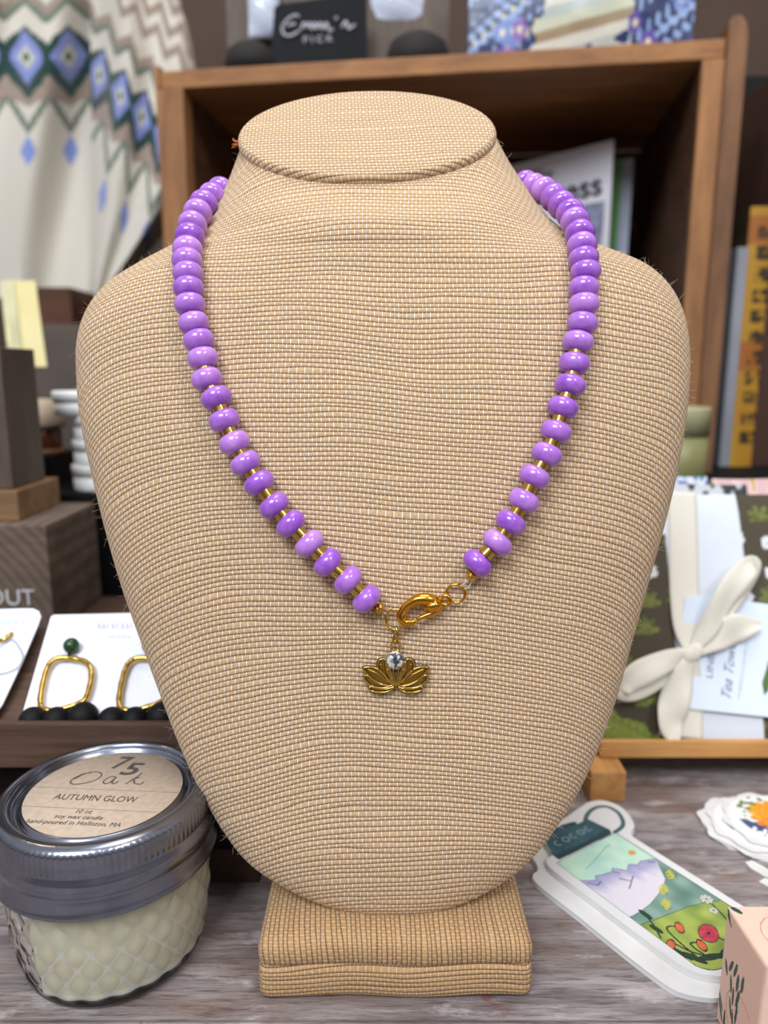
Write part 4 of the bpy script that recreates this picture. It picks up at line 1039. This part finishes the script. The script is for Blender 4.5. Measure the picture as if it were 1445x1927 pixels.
# ------------------------------------------------------------------ on the crate
ZT = CTOP
def sl(name, pts, th, m, parent=None):
    return prism(name, pts, Vector((0, th, 0)), m, parent)
def onc(x, y, Y, z=None):
    p = PY(x, y, Y)
    if z is not None: p.z = z
    return p
sg = thing('counter_sign', 'black card sign with white script and small capitals standing on the crate', 'sign', onc(600, 110, .675, ZT))
sg_p = [onc(506, 120, .668, ZT), onc(692, 100, .668, ZT), PY(690, -10, .668), PY(686, -14, .668), PY(524, 8, .668), PY(516, 14, .668)]
sl('panel', sg_p, .004, pm('black_board', (20,22,27), (16,18,22), 20, .6, spec=.15), sg)
M_wt = pm('white_chalk', (190,190,205), None, 60, .7)
def zs(x, y): p = PY(400+x/2.89, y/2.89, .667); return p
bm = bmesh.new()
for P_ in ([(470,92),(445,85),(405,110),(380,150),(388,188),(425,195),(470,170)], [(405,140),(450,130)], [(480,165),(497,125),(512,150),(528,125),(540,160),(556,125),(566,158),(585,125),(600,160),(618,125),(632,165),(655,160)], [(676,92),(670,108)], [(705,150),(722,118),(735,140),(742,158),(775,135)]):
    tube_bm(bm, [zs(*v) for v in cr(P_, 5)], .0011, 6)
link('script_lettering', bm2me(bm), sg, M_wt)
text('lettering', 'P I C K', .0072, frame(PY(598, 74, .667), PY(700, 68, .667)-PY(598, 74, .667), Vector((0,0,1))), M_wt, sg, 0, .0002, 1.15)
M_plast = pm('white_packet', (214,222,240), (190,198,220), 30, .18, Coat_Weight=.5)
def packet(xs, Y, label, yb, lean=0):
    x0, x1 = xs; a, b = PY(x0, yb, Y), PY(x1, yb, Y); zt = PY(x0, -60, Y).z; z0 = a.z
    bm = bmesh.new(); c = Vector(((a.x+b.x)/2, Y, z0)); nx, nz = 20, 24; w = b.x-a.x; h = zt-z0
    fr = [[bm.verts.new((a.x+w*i/nx, Y-.007*math.sin(PI*i/nx)**.6*math.sin(PI*j/nz)**.6-.0012*vn(i*.7, j*.7), z0+h*j/nz)) for i in range(nx+1)] for j in range(nz+1)]
    bk_ = [[bm.verts.new((a.x+w*i/nx, Y+.001+.005*math.sin(PI*i/nx)**.6*math.sin(PI*j/nz)**.6, z0+h*j/nz)) for i in range(nx+1)] for j in range(nz+1)]
    for j in range(nz):
        for i in range(nx):
            bm.faces.new((fr[j][i], fr[j][i+1], fr[j+1][i+1], fr[j+1][i])); bm.faces.new((bk_[j][i], bk_[j+1][i], bk_[j+1][i+1], bk_[j][i+1]))
    for j in range(nz):
        bm.faces.new((fr[j][0], fr[j+1][0], bk_[j+1][0], bk_[j][0])); bm.faces.new((fr[j][nx], bk_[j][nx], bk_[j+1][nx], fr[j+1][nx]))
    for i in range(nx):
        bm.faces.new((fr[0][i], bk_[0][i], bk_[0][i+1], fr[0][i+1])); bm.faces.new((fr[nz][i], fr[nz][i+1], bk_[nz][i+1], bk_[nz][i]))
    o = link('plastic_packet', bm2me(bm), None, M_plast, True, c); tag(o, label, 'packet', 'white packets on the crate'); return o
packet((468, 528), .690, 'white glossy packet leaning left of the black sign', 74)
packet((692, 803), .700, 'white glossy packet right of the black sign', 48)
w1 = box('display_block', (PY(428, 60, .70).x, .697, ZT), (PY(845, 60, .70).x, .745, ZT+.09), wood('grey_backing_wood', (112,98,86), (86,74,66), (70,60,52), 2, 10)); tag(w1, 'grey brown wood block standing behind the packets on the crate', 'wood block')
# packets rest on little dark round stands
for (cx_, r_, lab, yy, Ys) in ((478, .022, 'low dark round stand under the left packet', 92, .672), (785, .027, 'low dark round stand under the right packet', 76, .668)):
    c = PY(cx_, yy, Ys+.02); zt = PY(cx_, yy, Ys+.01).z-.001; hgt = max(.006, zt-ZT)
    c.z = ZT; tag(lathe('round_stand', [(0, 0), (r_, 0), (r_*.99, hgt*.4), (r_*.85, hgt*.8), (r_*.55, hgt*1.0), (0, hgt*1.02)], Vector((c.x, Ys+.002, ZT)), pm('charcoal', (44,42,42), (34,32,32), 20, .7, spec=.2), None, 48), lab, 'stand')
# floral packet
def florc(s, t):
    x = s*425; y = (1-t)*150-60     # px-like, y down, bottom 90
    for k in range(30):
        cx_, cy_ = hsh(k, 1)*425, hsh(k, 2)*170-70
        if 130 < cx_ < 300: cx_ = cx_*.45
        r = 9+14*hsh(k, 3); a = math.atan2(y-cy_, x-cx_); d = math.hypot(x-cx_, y-cy_)
        if d < 5: return (236,226,190)
        if d < r*(.75+.3*abs(math.cos(a*2.5))): return ((104,84,170), (84,116,196), (126,150,214), (148,112,190))[k % 4]
    if 128+8*math.sin(y*.2)+(60-y)*.35 < x < 312 and -10+vn(x*.05, 1)*30 < y < 86 and vn(x*.03+2, y*.08) > .25:
        k = int((y+40+x*.12)//13); return ((214,216,192), (170,150,120), (226,224,210), (196,206,200))[k % 4]
    n = vn(x*.12, y*.12)
    if n > .66: return (150,176,220)
    if hsh(int(x/9), int(y/9)) > .90: return (232,214,150)
    return (44,58,104)
fp = thing('floral_packet', 'glossy navy packet with blue and purple flowers on the crate', 'packet', onc(1092, 80, .650, ZT))
Yf0, Yf1 = .643, .612
slab('front', 220, 110, lambda s, t: Vector((PY(882, 60, Yf0).x*(1-s)+PY(1303, 60, Yf1).x*s, Yf0+(Yf1-Yf0)*s-.006*math.sin(PI*s)*math.sin(PI*min(1, t*1.1))-.0012*vn(s*14, t*7), ZT+t*.085)), florc, colmat('glossy_print', .35, .0002, 200, .1), fp, .010, Vector((0,-1,0)))

# ------------------------------------------------------------------ right side: books beside crate
dr = thing('spine_book', 'upright yellow and orange book with dark spine lettering at the right edge', 'book', (PY(1418, 800, .63).x, .65, SZ))
x0, x1 = PY(1396, 600, .63).x, PY(1440, 600, .63).x; zt = PY(1418, 388, .63).z
def spc(s, t):
    n = vn(t*9, s*2)
    if s > .35 and abs((t*38) % 3-1.5) < 1.0 and t < .93 and .08 < t and vn(t*60, s*9) > .4: return (60,46,24)
    return mixc((182,140,34), (160,96,34), 1 if .86 < t < .97 or .38 < t < .5 else n*.4)
slab('spine', 30, 200, lambda s, t: Vector((x0+(x1-x0)*s, .630+.0012*(2*s-1)**2, SZ+(zt-SZ)*t)), spc, colmat('printed_spine', .5), dr, .002, Vector((0,-1,0)))
bm = bmesh.new(); box_bm(bm, (x0+.0005, .6318, SZ), (x1-.0005, .76, zt)); link('pages', bm2me(bm), dr, pm('dark_cover', (60,50,30)))
lb_ = box('booklet', (PY(1370, 700, .625).x+.0005, .628, SZ), (x0-.0005, .75, PY(1380, 465, .628).z), pm('grey_cover', (150,154,164), None, 10, .6)); tag(lb_, 'narrow pale grey booklet between the crate and the yellow book', 'book')
lb2 = box('book', (x1+.0006, .632, SZ), (x1+.045, .77, PY(1440, 120, .632).z), wood('red_brown_board', (74,42,30), (54,32,24), (40,26,20), 2, 8)); tag(lb2, 'tall dark red brown board at the right edge beside the yellow book', 'board')
blk2 = box('black_box', (PY(1372, 100, .70).x+.05, .80, SZ), (.62, .98, .50), M_black); tag(blk2, 'tall black box in the shade behind the crate at the right', 'box')
tin(1232, 1351, 885, 768, .515, 'olive green tin with a dull silver lid rim at the bust\'s right', pm('olive_tin', (142,140,92), (112,112,70), 12, .4), 'storage_tin', SZ, None, pm('olive_tin_lid', (172,170,134), (140,138,100), 12, .35))

# ------------------------------------------------------------------ easel with tea towels
M_pine = wood('pale_pine', (214,160,96), (190,136,76), (160,108,60), 0, 10); M_piney = wood('pale_pine_y', (206,152,90), (182,130,72), (150,102,58), 1, 10)
ea = thing('display_easel', 'pale pine easel tray with a square foot holding the tea towels', 'easel', (.19, .38, 0))
fx0, fx1 = PZ(1110, 1510, 0).x, PZ(1176, 1510, 0).x
box('foot', (fx0, .345, 0), (fx1, .46, .0165), M_piney, ea); box('foot', (fx0+.19, .345, 0), (fx1+.19, .46, .0165), M_piney, ea)
box('ledge', (fx0+.002, .362, .0168), (fx0+.24, .390, .0200), M_pine, ea); box('front_lip', (fx0+.008, .3585, .0168), (fx0+.24, .3618, .0262), M_pine, ea)
le = math.radians(25); td = Vector((0, math.sin(le), math.cos(le))); tn = Vector((0, -math.cos(le), math.sin(le)))   # up the slope / out of the towel
T0p = Vector((0, .3645, .0212)); 
sb = Vector((0, .3645+.018/math.cos(le)+.004, .0212))
bm = bmesh.new()
for xx in (fx0+.02, fx0+.16): prism_bm(bm, [Vector((xx, .3995, .0202)), Vector((xx, .4075, .0202)), Vector((xx, .4075, .0202))+td*.13, Vector((xx, .3995, .0202))+td*.13], Vector((.02, 0, 0)))
link('back_rest', bm2me(bm), ea, M_pine)
def TW(px, py, off=0): return PPl(px, py, T0p+tn*(.0+off), tn)
def leafy(x, y, seed=0, dense=.5):
    """x,y in mm"""
    gx, gy = x/17, y/17; ix, iy = math.floor(gx), math.floor(gy)
    for a in (ix-1, ix, ix+1):
        for b in (iy-1, iy, iy+1):
            h = hsh(a+seed, b); cx_, cy_ = (a+.5+.4*(h-.5))*17, (b+.5+.4*(hsh(b, a+seed)-.5))*17
            dx, dy = x-cx_, y-cy_; d = math.hypot(dx, dy); an = math.atan2(dy, dx)
            if h > .62:
                if d < 4.2*(.8+.2*abs(math.cos(an*2+h*6))): return (226,228,234) if d > 1.2 else (196,200,180)
            else:
                if d < 7.5*(.35+.65*abs(math.cos(an*3.5+h*9))) and dy > -3: return mixc((84,92,42), (126,132,66), vn(x*.4, y*.4))
    return (74,66,52)
xl0, xr0 = TW(1095, 1390).x, TW(1445, 1390).x+.05; Lt = (TW(1400, 925)-TW(1400, 1393)).length
def towelcol(s, t):
    x = s*(xr0-xl0)*1000; y = t*Lt*1000; p = T0p+Vector((0, 0, 0)); 
    X = xl0+s*(xr0-xl0)
    if TXA < X < TXB: return (222,230,242)
    if X < TXA and t > .83: return (226,228,238)
    if X < TXA-.006 and t < .17 and vn(x*.12+1, y*.12) > .35: return mixc((104,124,48), (150,158,74), vn(x*.5, y*.5))
    return leafy(x, y, 2)
TXA, TXB = TW(1268, 1180).x, TW(1395, 1000).x
def tpos(s, t):
    b = 1-(2*t-1)**8; p = Vector((xl0+s*(xr0-xl0), 0, 0))+T0p+td*(t*Lt)+tn*(.0002-.002*(1-b)); return p
tw = thing('tea_towel', 'folded tea towel with brown, green leaf and white blossom print, front on the easel', 'towel', (.19, .37, .0205))
slab('folded_cloth', 190, 130, tpos, towelcol, colmat('printed_cotton', .85, .0002, 900, 0, .1), tw, .014, tn)
# extra towels behind
def backtowel(dx0, w, lift, back, colf, label):
    a = Vector((dx0, 0, 0))+T0p-tn*back; 
    def pos(s, t): return a+Vector((w*s, 0, 0))+td*(t*(Lt+lift))+tn*(.0012*math.sin(s*9+t*3)*t)
    c = a+Vector((w/2, 0, 0)); o = slab('tea_towel', 110, 90, pos, colf, M_tw2, None, .0042, tn, loc=c); tag(o, label, 'towel', 'tea towels leaning on the easel'); return o
M_tw2 = colmat('printed_cotton_back', .85, .0002, 900, 0, .1)
def c_blue(s, t):
    n = vn(s*26, t*30); return (78,104,170) if n > .68 else ((60,140,150) if n < .28 else (216,222,236))
def c_pink(s, t): 
    n = vn(s*18, t*22); return (222,186,186) if n < .62 else ((206,170,70) if n > .74 else (232,206,206))
def c_black(s, t): n = vn(s*24, t*24); return (56,58,58) if n < .5 else (196,200,206)
backtowel(xl0+.012, .10, .010, .0150, c_black, 'folded white tea towel with dark speckles right behind the leaf print towel')
backtowel(xl0+.006, .085, .0165, .0200, c_blue, 'folded white tea towel with blue and teal flowers behind the leaf print towel')
backtowel(xl0+.094, .09, .0150, .0200, c_pink, 'folded pink tea towel at the right edge behind the leaf print towel')
# ribbon, label, bow
M_rib = pm('ivory_ribbon', (226,222,210), (222,218,206), 900, .8)
def ribbon(name, cl_, wid, parent, th=.0005, nrm_=tn):
    """centre line given as (px,py,off,width scale); flat strip with thickness"""
    pts = cr([(x, y, o, w) for x, y, o, w in cl_], 8); P3 = [TW(p[0], p[1], p[2]) for p in pts]; bm = bmesh.new(); rows = []
    for i, p in enumerate(P3):
        t = (P3[min(i+1, len(P3)-1)]-P3[max(i-1, 0)]).normalized(); sd = t.cross(nrm_).normalized(); w = wid*pts[i][3]/2
        tilt = 0 if name == 'band' else .25*math.sin(i*.35)
        sdv = (sd*math.cos(tilt)+nrm_*math.sin(tilt)).normalized(); nn_ = t.cross(sdv).normalized()
        row = []
        for k in range(7):
            f = k/3-1; row.append(p+sdv*(w*f)+nrm_*((0 if name == 'band' else .0006)*math.sin(f*3+i*.2)))
        rows.append(([bm.verts.new(q_) for q_ in row], [bm.verts.new(q_-nrm_*th) for q_ in row]))
    for i in range(len(rows)-1):
        (a, a2), (b, b2) = rows[i], rows[i+1]
        for k in range(6):
            bm.faces.new((a[k], a[k+1], b[k+1], b[k])); bm.faces.new((a2[k], b2[k], b2[k+1], a2[k+1]))
        bm.faces.new((a[0], b[0], b2[0], a2[0])); bm.faces.new((a[6], a2[6], b2[6], b[6]))
    for r_ in (rows[0], rows[-1]): bm.faces.new(r_[0]+r_[1][::-1])
    return link(name, bm2me(bm), parent, M_rib, True)
rb = thing('ribbon_bow', 'ivory cotton ribbon tied in a bow around the leaf print towel', 'ribbon', TW(1305, 1225, .003))
ribbon('band', [(1284, 926, .0008, 1), (1286, 1000, .0010, 1), (1288, 1100, .0012, 1), (1293, 1180, .0030, .9), (1300, 1222, .0046, .5)], .0165, rb)
ribbon('band', [(1300, 1235, .0046, .5), (1296, 1300, .0018, .9), (1294, 1390, .0012, 1)], .0165, rb)
ribbon('loop', [(1305, 1222, .0060, .4), (1335, 1180, .0090, .9), (1370, 1115, .0125, 1.1), (1405, 1070, .0140, .95), (1418, 1062, .0120, .7), (1408, 1090, .0095, .8), (1370, 1140, .0075, .8), (1318, 1210, .0060, .45)], .0120, rb)
ribbon('tail', [(1312, 1224, .0060, .45), (1350, 1200, .0070, .9), (1390, 1180, .0080, 1.0), (1432, 1176, .0080, .25)], .0155, rb)
ribbon('loop', [(1298, 1228, .0060, .4), (1265, 1240, .0080, .8), (1215, 1262, .0110, 1.0), (1178, 1285, .0120, .9), (1165, 1298, .0105, .7), (1190, 1300, .0080, .8), (1240, 1275, .0065, .8), (1290, 1238, .0055, .45)], .0135, rb)
ribbon('tail', [(1300, 1236, .0062, .45), (1285, 1275, .0070, .9), (1268, 1325, .0070, 1.1), (1262, 1365, .0060, 1.0), (1272, 1402, .0055, .25)], .0140, rb)
bm = bmesh.new(); bmesh.ops.create_uvsphere(bm, u_segments=18, v_segments=12, radius=1, matrix=frame(TW(1304, 1228, .0062), TW(1330, 1215, .005)-TW(1290, 1240, .005), td) @ Matrix.Diagonal((.0070, .0042, .0026, 1)))
for v in bm.verts: v.co += tn*(.0005*math.sin(v.co.x*900))
link('knot', bm2me(bm), rb, M_rib, True)
lc = thing('paper_label', 'white card label with fine writing tucked under the ribbon bow', 'label', TW(1370, 1330, .002))
prism('card', [TW(x, y, .0028) for x, y in ((1290,1122),(1332,1122),(1470,1140),(1470,1352),(1262,1330))], -tn*.0006, pm('label_card', (222,234,250), (214,226,244), 20, .6), lc)
def LTx(body_, px, py, size, sh=0.0, m=M_txt, sx=1.0): text('lettering', body_, size, frame(TW(px, py, .0030), TW(px+6, py-60, .0030)-TW(px, py, .0030), TW(px-60, py, .003)-TW(px, py, .003)), m, lc, sh, .00003, sx)
M_ink2 = pm('slate_ink', (130,140,164), None, 80, .7)
LTx('LINEN', 1338, 1245, .0050, 0, M_ink2, 1.3); LTx('Tea Towel', 1372, 1262, .0075, .5, M_ink2, 1.0); scribble('fine_lettering', 1200, 1315, 1398, 5, 4, lambda x, y: TW(y+(1258-x)*.14, x, .0029), .00009, M_ink2, lc, 4)
prism('leaf_print', [TW(x, y, .0030) for x, y in ((1434,1285),(1441,1262),(1447,1240),(1450,1270),(1446,1300),(1438,1308))], -tn*.0001, pm('leaf_print_green', (80,112,60)), lc)

# ------------------------------------------------------------------ lights
W = bpy.data.worlds.new('World'); SC.world = W; W.use_nodes = True; nt = W.node_tree; nt.nodes.clear()
out = nt.nodes.new('ShaderNodeOutputWorld'); bg = nt.nodes.new('ShaderNodeBackground'); nt.links.new(bg.outputs[0], out.inputs[0])
tc = nt.nodes.new('ShaderNodeTexCoord'); sx_ = nt.nodes.new('ShaderNodeSeparateXYZ'); nt.links.new(tc.outputs['Generated'], sx_.inputs[0])
nz_ = nt.nodes.new('ShaderNodeTexNoise'); nz_.inputs['Scale'].default_value = 2.2; nt.links.new(tc.outputs['Generated'], nz_.inputs['Vector'])
ad = nt.nodes.new('ShaderNodeMath'); ad.operation = 'MULTIPLY_ADD'; nt.links.new(nz_.outputs[0], ad.inputs[0]); ad.inputs[1].default_value = .9; nt.links.new(sx_.outputs[2], ad.inputs[2])
rp = nt.nodes.new('ShaderNodeValToRGB'); nt.links.new(ad.outputs[0], rp.inputs[0])
rp.color_ramp.elements[0].position = .0; rp.color_ramp.elements[0].color = (.05, .04, .035, 1)
rp.color_ramp.elements[1].position = 1.2; rp.color_ramp.elements[1].color = (.62, .60, .60, 1)
e = rp.color_ramp.elements.new(.5); e.color = (.22, .20, .19, 1)
nt.links.new(rp.outputs[0], bg.inputs[0]); bg.inputs[1].default_value = .85
def area(name, loc, tgt, sx, sy, power, col):
    l = bpy.data.lights.new(name, 'AREA'); l.shape = 'RECTANGLE'; l.size = sx; l.size_y = sy; l.energy = power; l.color = col
    o = bpy.data.objects.new(name, l); COL.objects.link(o); o.location = loc
    o.rotation_euler = (Vector(tgt)-Vector(loc)).to_track_quat('-Z', 'Y').to_euler(); return o
area('window_light', (-.6, -1.15, 1.75), (0, .3, .15), 1.0, .8, 44, (.88, .94, 1.0))
area('window_light_two', (.85, -1.1, 1.7), (0, .3, .15), .4, .5, 12, (.9, .95, 1.0))
area('ceiling_panel', (.1, .35, 1.9), (0, .35, 0), 1.0, .7, 12, (1.0, .93, .84))
def bulb(loc, e, c=(1, .72, .42), r=.03):
    l = bpy.data.lights.new('ceiling_bulb', 'POINT'); l.energy = e; l.color = c; l.shadow_soft_size = r
    o = bpy.data.objects.new('ceiling_bulb', l); COL.objects.link(o); o.location = loc
bulb((-.9, .9, 1.4), 4); bulb((.55, -.35, 1.25), 4, (1, .62, .3), .05)
# ------------------------------------------------------------------ camera
cd = bpy.data.cameras.new('camera'); co = bpy.data.objects.new('camera', cd); COL.objects.link(co); SC.camera = co
cd.sensor_fit = 'VERTICAL'; cd.sensor_height = 36; cd.lens = F/1927*36; cd.clip_start = .01
co.location = CAM; co.rotation_euler = (math.radians(90)-PITCH, 0, 0)
cd.dof.use_dof = True; cd.dof.focus_distance = .258; cd.dof.aperture_fstop = cd.lens/4.0
SC.view_settings.view_transform = 'Standard'; SC.view_settings.look = 'None'; SC.view_settings.gamma = 1; SC.view_settings.use_curve_mapping = False
SC.view_settings.exposure = .0
